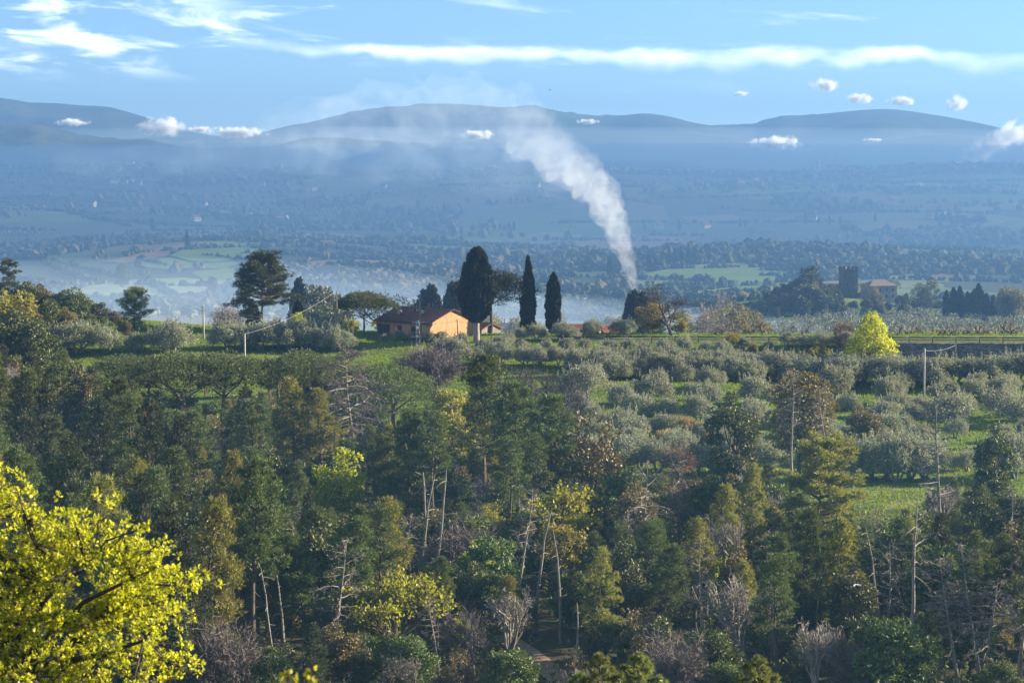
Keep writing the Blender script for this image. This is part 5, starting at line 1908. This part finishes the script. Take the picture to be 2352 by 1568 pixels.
def orange_house():
    d = 418.0
    u = 978
    x = x_at(u, d, -31)
    z = tz(x, d) - .05
    rz = math.radians(-43)
    L, Wd, h, hp = 13.6, 11.4, 2.8, 4.9
    e = house('orange_house', (x, d, z), rz, L, Wd, h, hp, 'single-storey orange stucco farmhouse with brown tiled gable roof', 'house', 'stucco', 'tile',
              [('f', -5.0, 1.05, 1.9, 2.1, 'door'), ('f', -.9, 1.1, 1.0, 2.0, 'window'), ('f', 2.6, 1.3, 1.0, 1.5, 'window')],
              [(-3.6, -3.0, 3.2, 4.75, .62, 'stucco_cream', 'tile_red'), (1.6, -2.2, 3.4, 4.8, .55, 'stucco_cream', 'dark'), (-.6, 1.2, 3.9, 5.3, .42, 'tile_red', 'tile_red')])
    # little roof dormer
    b = MB()
    b.box((-.9, -1.3, 4.55), (.55, .6, .42))
    dm = link('dormer', b.mesh('dormer'), M['stucco_cream'], e)
    b = MB()
    b.box((-.9, -1.95, 4.55), (.3, .03, .26))
    link('window', b.mesh('dormer_window'), M['dark'], dm)
    b = MB()
    b.box((-.9, -1.32, 5.03), (.70, .78, .06))
    link('dormer_roof', b.mesh('dormer_roof'), M['tile_red'], dm)
    # shutters beside the big opening
    for sx in (-6.2, -3.8):
        b = MB()
        b.box((sx, -Wd / 2 - .06, 1.1), (.22, .04, 1.05))
        link('shutter', b.mesh('shutter'), M['shutter'], e)
    # gutter line
    b = MB()
    b.tube(np.array([(-L / 2 - .4, -Wd / 2 - .47, 2.60), (0, -Wd / 2 - .47, 2.58), (L / 2 + .4, -Wd / 2 - .47, 2.60)]), .07, 6, True)
    link('gutter', b.mesh('gutter'), M['shutter'], e)
    b = MB()
    b.tube(np.array([(-L / 2 + .1, -Wd / 2 - .1, -.3), (-L / 2 + .1, -Wd / 2 - .1, 2.6)]), .06, 6, True)
    link('drainpipe', b.mesh('drainpipe'), M['shutter'], e)


orange_house()


def low_roof(u, d, rz, L, Wd, h, hp, label):
    x = x_at(u, d, -31)
    house('tiled_shed', (x, d, tz(x, d) - .05), rz, L, Wd, h, hp, label, 'shed', 'stone_pale', 'tile_red', [('f', 0, .4, .9, .8, 'door')])


low_roof(1092, 427, -.75, 8, 5, 1.1, 2.1, 'low red-tiled shed tucked behind the massive cypress trunk')
low_roof(1332, 431, -.15, 7.5, 4, .9, 1.7, 'low red-tiled shed beside the blunt cypress')
low_roof(1396, 436, .35, 6, 4.5, .6, 1.8, 'small brick-red shed roof behind the road fence')


def valley_house(u, v, d, rz, L, Wd, h, hp, label, name='farmhouse', wall='stucco_white', roof='tile_grey', hip=0, ops=(), ch=(), group=None):
    q = P(u, v, d)
    g = tz(q[0], d)
    return house(name, (q[0], d, min(q[2], g + 1.5)), rz, L, Wd, h + max(0, q[2] - g - 1.5) * 0, hp, label, 'house', wall, roof, ops, ch, group, hip)


valley_house(1165, 748, 880, -.12, 14, 9, 5.2, 7.2, 'long white farmhouse with hipped roof in the misty valley', hip=3.5,
             ops=[('f', x, 3.6, 1.0, 1.3, 'window') for x in (-5, -2.5, 0, 2.5, 5)], ch=[(-1, .5, 6.5, 8.4, .7, 'stucco_white', 'tile_grey'), (1.5, .5, 6.5, 8.2, .7, 'stucco_white', 'tile_grey')])
valley_house(1339, 748, 760, -.5, 7.4, 5.2, 4.6, 6.2, 'small white house with bright gable beyond the blunt cypress',
             ops=[('f', x, 2.9, .7, 1.1, 'window') for x in (-2.6, -.4, 1.8)] + [('f', x, .9, .7, 1.1, 'window') for x in (-2.6, 1.8)])
valley_house(470, 770, 560, -.25, 11, 8, 3.4, 5.4, 'roof of a low house fading into the valley mist', hip=2.5, roof='tile', ops=[('f', -2, 1.6, 1, 1.3, 'window'), ('f', 2, 1.6, 1, 1.3, 'window')])
valley_house(620, 722, 700, .2, 6, 5, 6.5, 8, 'narrow white house gleaming behind the broad pine', ops=[('f', -1.2, 4, .8, 1.2, 'window'), ('f', 1.2, 4, .8, 1.2, 'window')])
valley_house(730, 735, 640, .3, 16, 8, 3.0, 4.6, 'pale long barn roof catching light in the mist', name='barn', roof='tile_grey', ops=[('f', -3, 1.2, 2, 2.2, 'door'), ('f', 3, 1.2, 2, 2.2, 'door')])
x = x_at(20, 334)
house('cream_lodge', (x, 334, tz(x, 334)), .12, 12, 6, 2.7, 3.4, 'cream lodge glimpsed through the dark trunks', 'house', 'stucco_cream', 'tile_grey', [('f', -2, 1.4, 1.2, 1.2, 'window'), ('f', 2.5, 1.4, 1.2, 1.2, 'window')])
x = x_at(140, 330)
house('cream_shed', (x, 330, tz(x, 330)), .12, 6, 4, 2.0, 2.6, 'small cream shed among the trunks beside the lodge', 'shed', 'stucco_cream', 'tile_grey', [('f', .5, 1.0, .9, 1.5, 'door')])


# ------------------------------------------------------------------ castle on the knoll
def castle():
    d = 1315.0
    q = P(1948, 690, d)
    g = tz(q[0], d)
    e = empty('castle_tower', (q[0], d, g), .12, 'square crenellated stone tower on the hazy knoll', 'tower')
    top = P(1948, 618, d)[2] - g
    w = 4.4
    b = MB()
    b.box((0, 0, top / 2 - 1), (w, w, top / 2 + 1))
    link('walls', b.mesh('tower_walls'), M['stone'], e)
    b = MB()
    b.box((0, 0, top - .2), (w + .3, w + .3, .28))
    link('cornice', b.mesh('tower_cornice'), M['stone'], e)
    mb_ = MB()
    mb_.box((0, 0, .75), (.62, .35, .95))
    me = mb_.mesh('merlon')
    for i in range(4):
        for k in range(4):
            t = -w + .62 + k * (2 * w - 1.24) / 3
            p = [(t, -w, 0), (t, w, 0), (-w, t, 0), (w, t, 0)][i]
            if i > 1 and k in (0, 3):
                continue
            o = link('merlon', me, M['stone'], e, (p[0], p[1], top))
            o.rotation_euler = (0, 0, 0 if i < 2 else math.pi / 2)
    for x_, z_ in ((0, top - 4.5), (-1.6, top - 9), (1.8, top - 9)):
        b = MB()
        b.box((x_, -w - .02, z_), (.45, .08, .9))
        link('window', b.mesh('tower_window'), M['dark'], e)
    q = P(2018, 690, d)
    g = tz(q[0], d)
    house('castle_house', (q[0], d, g - .5), .30, 17, 12, 9.2, 12.0, 'tall hip-roofed manor beside the crenellated tower', 'house', 'stone_pale', 'tile_grey', hip=5,
          openings=[('f', x_, 6.8, 1.1, 1.8, 'window') for x_ in (-6, -2, 2, 6)] + [('f', x_, 3.2, 1.1, 1.8, 'window') for x_ in (-6, -2, 2, 6)] + [('e', 0, 6.8, 1.1, 1.8, 'window')])
    q = P(1912, 700, 1320)
    house('castle_wing', (q[0], 1320, tz(q[0], 1320) - .5), .1, 12, 8, 5.5, 7.4, 'low stone wing of the castle', 'house', 'stone', 'tile', [('f', -3, 3, .9, 1.4, 'window'), ('f', 3, 3, .9, 1.4, 'window')])
    q = P(1708, 712, 1150)
    house('stone_barn', (q[0], 1150, tz(q[0], 1150)), -.2, 14, 8, 4.5, 7, 'stone barn at the foot of the castle knoll', 'barn', 'stone', 'tile', [('f', 0, 2, 2.2, 2.6, 'door')])


castle()
random.seed(41)
far_dark2 = lobed(236, H=12, R=4.2, c0=.02, lobes=30, per=110, mat='needle_dark', leaf=(.75, .5))
for u, v, d in [(1862, 606, 1300), (1840, 632, 1300), (1820, 642, 1290), (1800, 648, 1290), (1785, 655, 1280), (1765, 668, 1270), (1748, 680, 1260), (1880, 636, 1290), (1850, 650, 1270), (1830, 665, 1260), (1805, 672, 1250), (1775, 690, 1240),
                (1870, 660, 1260), (1720, 700, 1220), (1755, 700, 1230), (1790, 700, 1220), (1830, 695, 1220), (1865, 690, 1220), (1890, 676, 1240), (2062, 680, 1290), (2080, 688, 1280), (2100, 690, 1270), (2040, 690, 1240), (1985, 690, 1250)]:
    hero(far_dark2, 'holm_oak', u, v, d, 'dark hazy oak on the castle knoll', 'oak', 'oaks on the castle knoll', sx=1.0)
rngC = np.random.default_rng(90)
for i in range(44):
    u = rngC.uniform(1690, 1935)
    sil = np.interp(u, [1690, 1740, 1780, 1820, 1840, 1862, 1890, 1910, 1935], [712, 688, 660, 646, 632, 616, 632, 644, 660])
    v = sil + rngC.uniform(2, 40)
    hero(far_dark2, 'holm_oak', u, v, 1300 - (v - sil) * 2.2, 'dark hazy oak on the castle knoll', 'oak', 'oaks on the castle knoll', sx=rngC.uniform(.8, 1.1))
for i in range(40):
    u = rngC.uniform(1700, 2090)
    v = np.interp(u, [1700, 1760, 1850, 1930, 2000, 2090], [712, 694, 672, 676, 684, 694]) + rngC.uniform(0, 22)
    hero(far_dark2, 'holm_oak', u, v, rngC.uniform(1190, 1262), 'dark hazy oak at the foot of the castle walls', 'oak', 'oaks below the castle', sx=rngC.uniform(.85, 1.15))
for u, v, d in [(1978, 648, 1290), (2045, 638, 1335)]:
    hero(far_umb, 'umbrella_pine', u, v, d, 'hazy umbrella pine beside the castle walls', 'pine tree', 'umbrella pines at the castle', sx=.8)
for u, v, d in [(1860, 618, 1305), (2108, 652, 1240), (2138, 640, 1240), (2122, 662, 1235)]:
    hero(far_pine, 'conifer_tree', u, v, d, 'dark hazy conifer near the castle', 'conifer', 'conifers near the castle', sx=1.3)
for u, v, d in [(1852, 640, 1290), (2174, 668, 1180), (2190, 660, 1180), (2204, 658, 1180), (2222, 670, 1175), (2238, 664, 1175), (2248, 652, 1178), (2266, 674, 1170), (2282, 678, 1170), (2256, 668, 1180), (2232, 672, 1178), (2300, 664, 1170), (1934, 668, 1290)]:
    hero(far_cyp, 'cypress_tree', u, v, d, 'dark hazy cypress in the line beyond the castle', 'cypress', 'cypresses near the castle', sx=1.15)
for u, v, d in [(2010, 660, 1240), (1870, 650, 1230), (2312, 660, 1150), (2330, 660, 1150), (1880, 672, 1225)]:
    hero(far_pale, 'budding_tree', u, v, d, 'pale budding tree near the castle walls', 'tree', 'pale trees near the castle', sx=.9)


# ------------------------------------------------------------------ far villas and the crest town
random.seed(51)
VL = [('stucco_white', 'tile_grey'), ('stucco_cream', 'tile'), ('stucco_white', 'tile_red')]
for u, v in [(260, 424), (275, 420), (285, 423), (305, 420), (318, 426), (410, 418), (430, 410), (555, 412), (565, 415), (600, 428), (640, 508), (650, 506), (468, 476), (450, 508), (212, 475), (700, 440), (720, 438), (1510, 525), (1640, 488), (1735, 420),
             (1700, 424), (1790, 420), (1870, 508), (1900, 506), (2138, 502), (2170, 498), (2070, 420), (2110, 430), (2290, 440), (1580, 520), (1620, 524), (880, 432), (1230, 430), (1420, 505), (1350, 430), (2040, 560), (2000, 558)]:
    q = hit(u, v, 1400)
    wl, rf = random.choice(VL)
    house('villa', (q[0], q[1], q[2]), random.uniform(-.6, .9), random.uniform(9, 14), random.uniform(7, 9), random.uniform(4, 6.5), random.uniform(7, 9), 'tiny pale villa among the hazy trees of the far slope', 'house', wl, rf, group='villas on the far slope',
          openings=[('f', -2, 3, 1.0, 1.4, 'window'), ('f', 2, 3, 1.0, 1.4, 'window')])
for u in (1395, 1408, 1420, 1432, 1446, 1460, 1476, 1490, 1520, 1535, 1555, 1570, 1380, 1365, 1960, 1972, 1905, 1925, 620, 640, 320, 345, 300, 1100, 1130):
    d = 4060 + random.uniform(-60, 40)
    x = x_at(u, d, -10)
    house('town_block', (x, d, tz(x, d)), random.uniform(-.3, .3), random.uniform(9, 16), 9, random.uniform(7, 12), 13.5, 'tiny apartment block of the town on the far crest', 'building', random.choice(('stucco_cream', 'stucco_white')), 'tile',
          group='town on the far crest', openings=[('f', -2.5, 5, 1.2, 1.5, 'window'), ('f', 2.5, 5, 1.2, 1.5, 'window')])


def water_tower():
    d = 4080
    x = x_at(1879, d, 0)
    g = tz(x, d)
    top = P(1879, 366, d)[2] - g
    e = empty('water_tower', (x, d, g), 0, 'mushroom-topped water tower on the far crest', 'tower')
    b = MB()
    b.tube(np.array([(0, 0, -1), (0, 0, top * .5), (0, 0, top * .80)]), np.array((2.6, 2.2, 2.2)), 12)
    link('shaft', b.mesh('shaft'), M['concrete'], e)
    b = MB()
    b.tube(np.array([(0, 0, top * .74), (0, 0, top * .82), (0, 0, top * .9), (0, 0, top * .93)]), np.array((2.2, 4.6, 4.6, 1.0)), 14, True)
    link('tank', b.mesh('tank'), M['concrete'], e)
    b = MB()
    b.tube(np.array([(0, 0, top * .9), (0, 0, top * 1.0)]), .7, 6, True)
    b.box((0, 0, top * .985), (5, .4, .3))
    link('antenna', b.mesh('antenna'), M['concrete'], e)


water_tower()
for u, vt, w_, lab in ((1952, 384, 5, 'stubby square tower on the far crest'), (2038, 388, 4, 'small dark tower rising from the far crest')):
    d = 4080
    x = x_at(u, d, 0)
    g = tz(x, d)
    H = P(u, vt, d)[2] - g
    e = empty('crest_tower', (x, d, g), .2, lab, 'tower')
    b = MB()
    b.box((0, 0, H / 2 - 1), (w_, w_, H / 2 + 1))
    link('walls', b.mesh('walls'), M['stone'], e)
    b = MB()
    b.box((0, 0, H - .8), (w_ * 1.25, w_ * 1.25, .9))
    link('parapet', b.mesh('parapet'), M['stone'], e)


# ------------------------------------------------------------------ poles and wires
def pole(u, vt, d, label, mat='wood_pole', r=.13, arm=None, lean=0.0, name='utility_pole', extra=None):
    q = P(u, vt, d)
    g = tz(q[0], d)
    H = q[2] - g
    e = empty(name, (q[0], d, g), 0, label, 'pole', 'utility poles')
    b = MB()
    b.tube(np.array([(-lean, 0, -.6), (-lean * .5, 0, H * .5), (0, 0, H)]), np.array((r * 1.2, r, r * .8)), 10, True)
    link('shaft', b.mesh('pole_shaft', True), M[mat], e)
    tops = []
    for z_, w_ in (arm or ()):
        b = MB()
        b.box((0, -.12, H - z_), (w_, .05, .05))
        a = link('crossarm', b.mesh('crossarm'), M['metal'], e)
        for s in (-1, 1):
            c = MB()
            c.tube(np.array([(s * w_ * .9, -.12, H - z_ + .04), (s * w_ * .9, -.12, H - z_ + .2)]), np.array((.05, .035)), 6, True)
            link('insulator', c.mesh('insulator'), M['porcelain'], a)
    if not arm:
        c = MB()
        c.tube(np.array([(-.16, 0, H - .1), (-.2, 0, H + .08)]), np.array((.05, .035)), 6, True)
        link('insulator', c.mesh('insulator'), M['porcelain'], e)
    return np.array((q[0], d, g + H))


pA_ = pole(467, 700, 405, 'pale concrete utility pole with short crossarm on the grass ridge', 'concrete', .15, [(1.0, .35), (.45, .28)])
pB_ = pole(562, 767, 376, 'pale leaning utility pole below the grass ridge', 'concrete', .15)
pC_ = pole(773, 668, 408, 'slim dark utility pole beside the umbrella pine', 'wood_pole', .13)
pD_ = pole(965, 676, 408, 'thick timber utility pole in front of the orange house', 'wood_pole', .22)
pE_ = pole(1050, 733, 404, 'short thin timber post beside the orange gable', 'wood_pole', .11, lean=-.25)
pF_ = pole(1471, 776, 384, 'thin timber pole among the close olive rows', 'wood_pole', .11)
pG_ = pole(2124, 800, 360, 'grey utility pole on the terrace under the stone wall', 'concrete', .14)
pH_ = pole(2195, 790, 398, 'slim rusty pole against the stone wall', 'wood_pole', .10)
pI_ = pole(120, 714, 395, 'thin timber pole before the wooded knoll', 'wood_pole', .11)
pJ_ = np.array(P(-60, 722, 395))
pK_ = np.array(P(2420, 802, 396))


def lattice():
    d = 392.0
    q = P(960, 738, d)
    g = tz(q[0], d)
    H = q[2] - g
    e = empty('lattice_mast', (q[0], d, g), .3, 'white steel lattice mast with two crossarms in front of the house', 'mast')
    w = .34
    for sx, sy in ((-1, -1), (1, -1), (1, 1), (-1, 1)):
        b = MB()
        b.tube(np.array([(sx * w, sy * w, -.4), (sx * w * .7, sy * w * .7, H - .2)]), .022, 5, True)
        link('leg', b.mesh('mast_leg'), M['metal'], e)
    n = 9
    for i in range(n):
        z0, z1 = H * i / n, H * (i + 1) / n - .1
        for k, (a, c) in enumerate((((-1, -1), (1, -1)), ((1, -1), (1, 1)), ((1, 1), (-1, 1)), ((-1, 1), (-1, -1)))):
            if i % 2:
                a, c = c, a
            f0, f1 = 1 - .3 * z0 / H, 1 - .3 * z1 / H
            b = MB()
            b.tube(np.array([(a[0] * w * f0, a[1] * w * f0, z0), (c[0] * w * f1, c[1] * w * f1, z1)]), .013, 4)
            link('brace', b.mesh('mast_brace'), M['metal'], e)
    for z_, hw in ((H - .25, .95), (H - 2.6, 1.25)):
        b = MB()
        b.box((0, 0, z_), (hw, .035, .035))
        a = link('crossarm', b.mesh('mast_arm'), M['metal'], e)
        for s in (-1, 1):
            c = MB()
            c.tube(np.array([(s * hw, 0, z_ + .05), (s * hw, 0, z_ + .28)]), np.array((.07, .04)), 6, True)
            link('insulator', c.mesh('insulator'), M['shutter'], a)
    c = MB()
    c.tube(np.array([(0, 0, H - .25), (0, 0, H), (0, 0, H + .18)]), np.array((.07, .1, .05)), 8, True)
    link('insulator', c.mesh('insulator'), M['porcelain'], e)
    return np.array((q[0], d, g + H))


pL_ = lattice()


def wire(a, b, sag, label, r=.022, mat='wire'):
    t = np.linspace(0, 1, 17)
    pts = a[None] * (1 - t)[:, None] + b[None] * t[:, None]
    pts[:, 2] -= sag * 4 * t * (1 - t)
    mb = MB()
    mb.tube(pts, r, 5)
    tag(link('overhead_wire', mb.mesh('overhead_wire'), M[mat]), label, 'wire', 'overhead wires')


dn = lambda p, z: p + np.array((0, 0, -z))
wire(dn(pA_, .95), dn(pI_, .3), .9, 'sagging wire from the concrete pole to the knoll pole')
wire(dn(pI_, .3), pJ_, .6, 'wire leaving the knoll pole along the wood')
wire(dn(pA_, .5), dn(pC_, 4.6), 1.0, 'wire from the concrete pole past the broad pine')
wire(dn(pA_, .95), dn(pC_, 5.0), 1.1, 'lower wire from the concrete pole past the broad pine')
wire(pB_, pC_, .9, 'bright wire climbing from the leaning pole to the slim pole', .016, 'metal')
wire(pC_, pD_, .9, 'wire spanning from the slim pole over the house roof', .014, 'metal')
wire(dn(pD_, 4.8), dn(pE_, .3), .4, 'low wire across the orange gable')
wire(dn(pE_, .3), dn(pF_, .2), 1.2, 'wire descending from the short post to the grove pole')
wire(dn(pF_, .15), dn(pG_, .3), 2.2, 'upper wire sagging over the olive rows')
wire(dn(pF_, .55), dn(pG_, .8), 2.3, 'lower wire sagging over the olive rows')
wire(dn(pG_, .3), dn(pH_, .2), .4, 'short wire between the poles under the wall')
wire(dn(pH_, .2), pK_, .4, 'wire running along the stone wall')
wire(dn(pL_, 1.2), dn(pD_, 4.2), .3, 'short wire from the lattice mast to the thick pole')


# ------------------------------------------------------------------ birds
def bird(u, v, d, span, label, mat, rz):
    c = P(u, v, d)
    e = empty('flying_bird', c, rz, label, 'bird', None)
    b = MB()
    s = span
    b.tube(np.array([(-.26, 0, 0), (-.18, 0, 0), (-.05, 0, .01), (.08, 0, .01), (.17, 0, .02), (.22, 0, .02)]) * s, np.array((.004, .03, .055, .045, .028, .006)) * s, 8)
    link('body', b.mesh('bird_body', True), M[mat], e)
    for sy in (-1, 1):
        w = MB()
        V = np.array([(-.06, .03, 0), (.09, .03, .01), (.08, .26, .10), (-.04, .24, .10), (.0, .50, .02), (-.06, .48, .02)]) * s
        V2 = V + np.array((0, 0, -.012 * s))
        VV = np.vstack([V, V2]) * np.array((1, sy, 1))
        w.add(VV, [(0, 1, 2, 3), (3, 2, 4, 5), (6, 9, 8, 7), (9, 11, 10, 8), (0, 6, 7, 1), (1, 7, 8, 2), (2, 8, 10, 4), (4, 10, 11, 5), (5, 11, 9, 3), (3, 9, 6, 0)])
        link('wing', w.mesh('bird_wing'), M['black_feather' if (sy < 0 and mat == 'white_feather') else mat], e)


bird(1971, 1343, 160, 1.25, 'white bird gliding in front of the dark hollow', 'white_feather', 2.4)
bird(1263, 207, 420, .9, 'dark speck of a bird in the sky above the smoke', 'black_feather', .4)
bird(992, 570, 380, .7, 'tiny dark bird over the valley near the massive cypress', 'black_feather', 1.0)
# ------------------------------------------------------------------ air
def vol_mat(name, color, density, aniso=0.0, noise=None):
    m, w = new_mat(name)
    v = w.node('ShaderNodeVolumePrincipled')
    v.inputs['Color'].default_value = rgb(color)
    v.inputs['Density'].default_value = density
    v.inputs['Anisotropy'].default_value = aniso
    finish(w, None, vol=v.outputs[0])
    return m, w, v


# ------------------------------------------------------------------ smoke and clouds
def puffy_mat(name, color, dens, scale, lo, hi, aniso=.2, stretch=(1, 1, 1)):
    m, w, v = vol_mat(name, color, 1.0, aniso)
    g = w.node('ShaderNodeNewGeometry')
    mp = w.node('ShaderNodeMapping')
    w.l.new(g.outputs['Position'], mp.inputs[0])
    mp.inputs['Scale'].default_value = stretch
    n = w.noise(mp.outputs[0], scale, 3, .6, .4)
    w.put(v.inputs['Density'], w.ramp(n, lo, hi, 0.0, dens))
    return m


def plume(name, line, d, mat, label, seed):
    """billowing tube along (u, v, radius in pixels, distance offset)"""
    rng = np.random.default_rng(seed)
    L = np.array(line, float)
    s = np.linspace(0, 1, len(L))
    t = np.linspace(0, 1, len(L) * 6)
    u, v, r, o = (np.interp(t, s, L[:, k]) for k in range(4))
    pts = np.array([P(a, b, d + c) for a, b, c in zip(u, v, o)])
    rad = r / FP * d
    sides = 20
    th = np.arange(sides) / sides * 6.283
    tan = unit(np.gradient(pts, axis=0))
    A = unit(np.cross(tan, np.array((0, 1., 0.05))))
    B = np.cross(tan, A)
    V = []
    for i in range(len(t)):
        k = rad[i] * (1 + .16 * np.sin(3 * th + i * .55) + .12 * np.sin(5 * th - i * .8 + seed) + .08 * np.sin(2 * th + i * 1.3))
        V.append(pts[i] + k[:, None] * (np.cos(th)[:, None] * A[i] + np.sin(th)[:, None] * B[i]))
    V = np.vstack(V)
    n = len(t)
    i = np.arange(n - 1)[:, None] * sides
    j = np.arange(sides)[None]
    j2 = (j + 1) % sides
    Q = np.stack([i + j, i + j2, i + sides + j2, i + sides + j], -1).reshape(-1, 4)
    V = np.vstack([V, pts[:1], pts[-1:]])
    m = n * sides
    T = np.vstack([np.stack([np.full(sides, m), j2[0], j[0]], -1), np.stack([np.full(sides, m + 1), (n - 1) * sides + j[0], (n - 1) * sides + j2[0]], -1)])
    mb = MB()
    mb.add(V, Q, T)
    return tag(link(name, mb.mesh(name, True), mat), label, 'smoke', kind='stuff')


SMOKE_D = 640.0


def fade_with_height(m, z0, z1, z2, mid, end):
    w = NT(m.node_tree)
    v = next(n for n in w.n if n.type == 'PRINCIPLED_VOLUME')
    src = v.inputs['Density'].links[0].from_socket
    g = w.node('ShaderNodeNewGeometry')
    sp = w.node('ShaderNodeSeparateXYZ')
    w.l.new(g.outputs['Position'], sp.inputs[0])
    f = w.math('MINIMUM', w.ramp(sp.outputs[2], z0, z1, 1.0, mid), w.ramp(sp.outputs[2], z1, z2, mid, end))
    w.l.new(w.math('MULTIPLY', src, f), v.inputs['Density'])
    return m


plume('smoke', [(1461, 705, 3, 0), (1459, 675, 8, 0), (1452, 640, 14, 2), (1441, 600, 19, 4), (1428, 560, 24, 6), (1412, 520, 31, 8), (1396, 480, 40, 10), (1376, 440, 44, 12), (1345, 408, 50, 14), (1305, 378, 55, 16), (1265, 345, 60, 18), (1225, 312, 64, 20), (1190, 280, 66, 22), (1150, 255, 50, 24)], SMOKE_D,
      fade_with_height(puffy_mat('smoke_dense', (.90, .94, 1.0), 1.1, .34, .12, .80, .3), -36, -12, 14, .07, .006), 'white smoke column rising from behind the ridge', 1)
plume('smoke', [(1300, 385, 40, 15), (1262, 350, 58, 18), (1225, 315, 70, 22), (1185, 280, 78, 26), (1120, 262, 80, 30), (1040, 255, 84, 34), (940, 262, 84, 36), (820, 280, 78, 40), (700, 290, 66, 46), (600, 300, 40, 50)], SMOKE_D,
      puffy_mat('smoke_thin', (.70, .82, .97), .026, .12, .30, .85, .3), 'thin drifting smoke spreading sideways over the valley', 2)
plume('smoke', [(1330, 420, 30, 15), (1240, 400, 56, 20), (1120, 385, 64, 30), (980, 360, 70, 40), (820, 345, 70, 50), (640, 350, 62, 60), (480, 365, 50, 70), (300, 370, 40, 80), (120, 372, 30, 80)], SMOKE_D + 40,
      puffy_mat('smoke_veil', (.66, .79, .97), .014, .09, .30, .85, .3), 'faint veil of old smoke lying over the far slope', 3)


def cloud_mat(k):
    m, w, v = vol_mat('cloud_vapour', (1.0, 1.0, 1.0), 1.0, 0.0)
    tc = w.node('ShaderNodeTexCoord')
    ln = w.node('ShaderNodeVectorMath', operation='LENGTH')
    w.l.new(tc.outputs['Object'], ln.inputs[0])
    g = w.node('ShaderNodeNewGeometry')
    n = w.noise(g.outputs['Position'], 1.0 / k, 5, .62, .5)
    f = w.math('ADD', w.math('SUBTRACT', 1.0, ln.outputs['Value']), w.math('MULTIPLY', w.math('SUBTRACT', n, .5), 2.6))
    w.put(v.inputs['Density'], w.ramp(f, .22, .95, 0.0, 3.4 / k))
    return m


def cloud(u, v, d, wpx, hpx, label, seed, slant=0.0):
    c = P(u, v, d)
    k = d / FP
    bm = bmesh.new()
    bmesh.ops.create_icosphere(bm, subdivisions=3, radius=1.0)
    me = bpy.data.meshes.new('cloud')
    bm.to_mesh(me)
    bm.free()
    o = link('cloud', me, cloud_mat(hpx * k * .55), None, c)
    o.scale = (wpx * k * .62, hpx * k * .9, hpx * k * .55)
    o.rotation_euler = (0, -slant, 0)
    return tag(o, label, 'cloud', 'small clouds before the mountains', 'stuff')


for i, a in enumerate([(372, 292, 4330, 104, 50, 'puffy white cloud in the gap between the hills'), (165, 281, 4330, 76, 20, 'small ragged cloud before the high hill'), (545, 304, 4330, 130, 30, 'flat white cloud lying in the saddle'),
                       (460, 298, 4330, 60, 20, 'faint cloud between the puffy and the flat ones'), (1095, 310, 4330, 70, 28, 'small cloud before the broad mountain'), (1785, 328, 4330, 118, 36, 'bright flat cloud hovering before the hills'),
                       (2285, 330, 4330, 190, 64, 'slanting white cloud climbing from the hills', .5), (1975, 228, 4330, 62, 30, 'small puff above the mountain crest'), (2198, 236, 4330, 46, 40, 'upright puff above the end of the crest'),
                       (1895, 196, 4330, 66, 34, 'pale puff under the long cloud band'), (1700, 216, 4330, 34, 14, 'tiny puff in the open sky'), (2070, 232, 4330, 60, 26, 'thin puff between two brighter ones'),
                       (2005, 322, 4330, 44, 10, 'thin cloud sliver before the hills'), (1350, 280, 4330, 50, 14, 'torn cloud scrap before the broad mountain')]):
    cloud(*a[:6], 500 + i, a[6] if len(a) > 6 else 0.0)


# pooled valley mist
def mist_pool(c, r, mat, label, tilt=0.0):
    bm = bmesh.new()
    bmesh.ops.create_icosphere(bm, subdivisions=4, radius=1.0, matrix=Matrix.Translation(c) @ Matrix.Rotation(tilt, 4, 'X') @ Matrix.Diagonal((*r, 1)))
    me = bpy.data.meshes.new('mist')
    bm.to_mesh(me)
    bm.free()
    me.polygons.foreach_set('use_smooth', np.ones(len(me.polygons), bool))
    tag(link('mist', me, mat), label, 'mist', kind='stuff')


m1, _, _ = vol_mat('valley_mist', (.088, .18, .34), 9.0e-4, .25)
m2, _, _ = vol_mat('white_mist', (.58, .77, 1.0), 5.2e-4, .25)
m4, _, _ = vol_mat('thin_mist', (.50, .70, 1.0), 5e-4, .25)
mist_pool((0, 2750, -64), (3000, 1780, 72), m1, 'thin blue mist pooled over the far slopes', math.radians(2.35))
mist_pool((-190, 1060, -128), (340, 500, 84), m2, 'white mist bank on the valley floor')
mist_pool((-120, 880, -98), (330, 330, 52), m4, 'thin mist behind the ridge')
mist_pool((-10, 930, -94), (170, 330, 38), m4, 'thin mist behind the cypresses')

m3, _, _ = vol_mat('mountain_mist', (.60, .78, 1.0), 4.5e-4, .25)
mist_pool((0, 5450, -30), (4200, 420, 120), m3, 'pale mist lying between the hills and the mountains')

m5, _, _ = vol_mat('hollow_flare_tint', (.16, .44, .55), 2.2e-4, .2)  # added volume imitating a teal lens-flare tint low in the view
mist_pool((0, 190, -46), (130, 125, 26), m5, 'faint blue volume added for the lens-flare tint over the hollow')
def closed_box(name, x0, x1, y0, y1, z0, z1, mat, label):
    b = MB()
    b.box(((x0 + x1) / 2, (y0 + y1) / 2, (z0 + z1) / 2), ((x1 - x0) / 2, (y1 - y0) / 2, (z1 - z0) / 2))
    return tag(link(name, b.mesh(name), mat), label=label, kind='stuff')


HAZE_COL, HAZE_DEN = (.135, .29, .57), 1.75e-4
hz, _, _ = vol_mat('haze', HAZE_COL, HAZE_DEN, .25)
closed_box('haze', -5500, 5500, -70, 8050, -230, 222, hz, 'pale blue morning haze filling the valley')
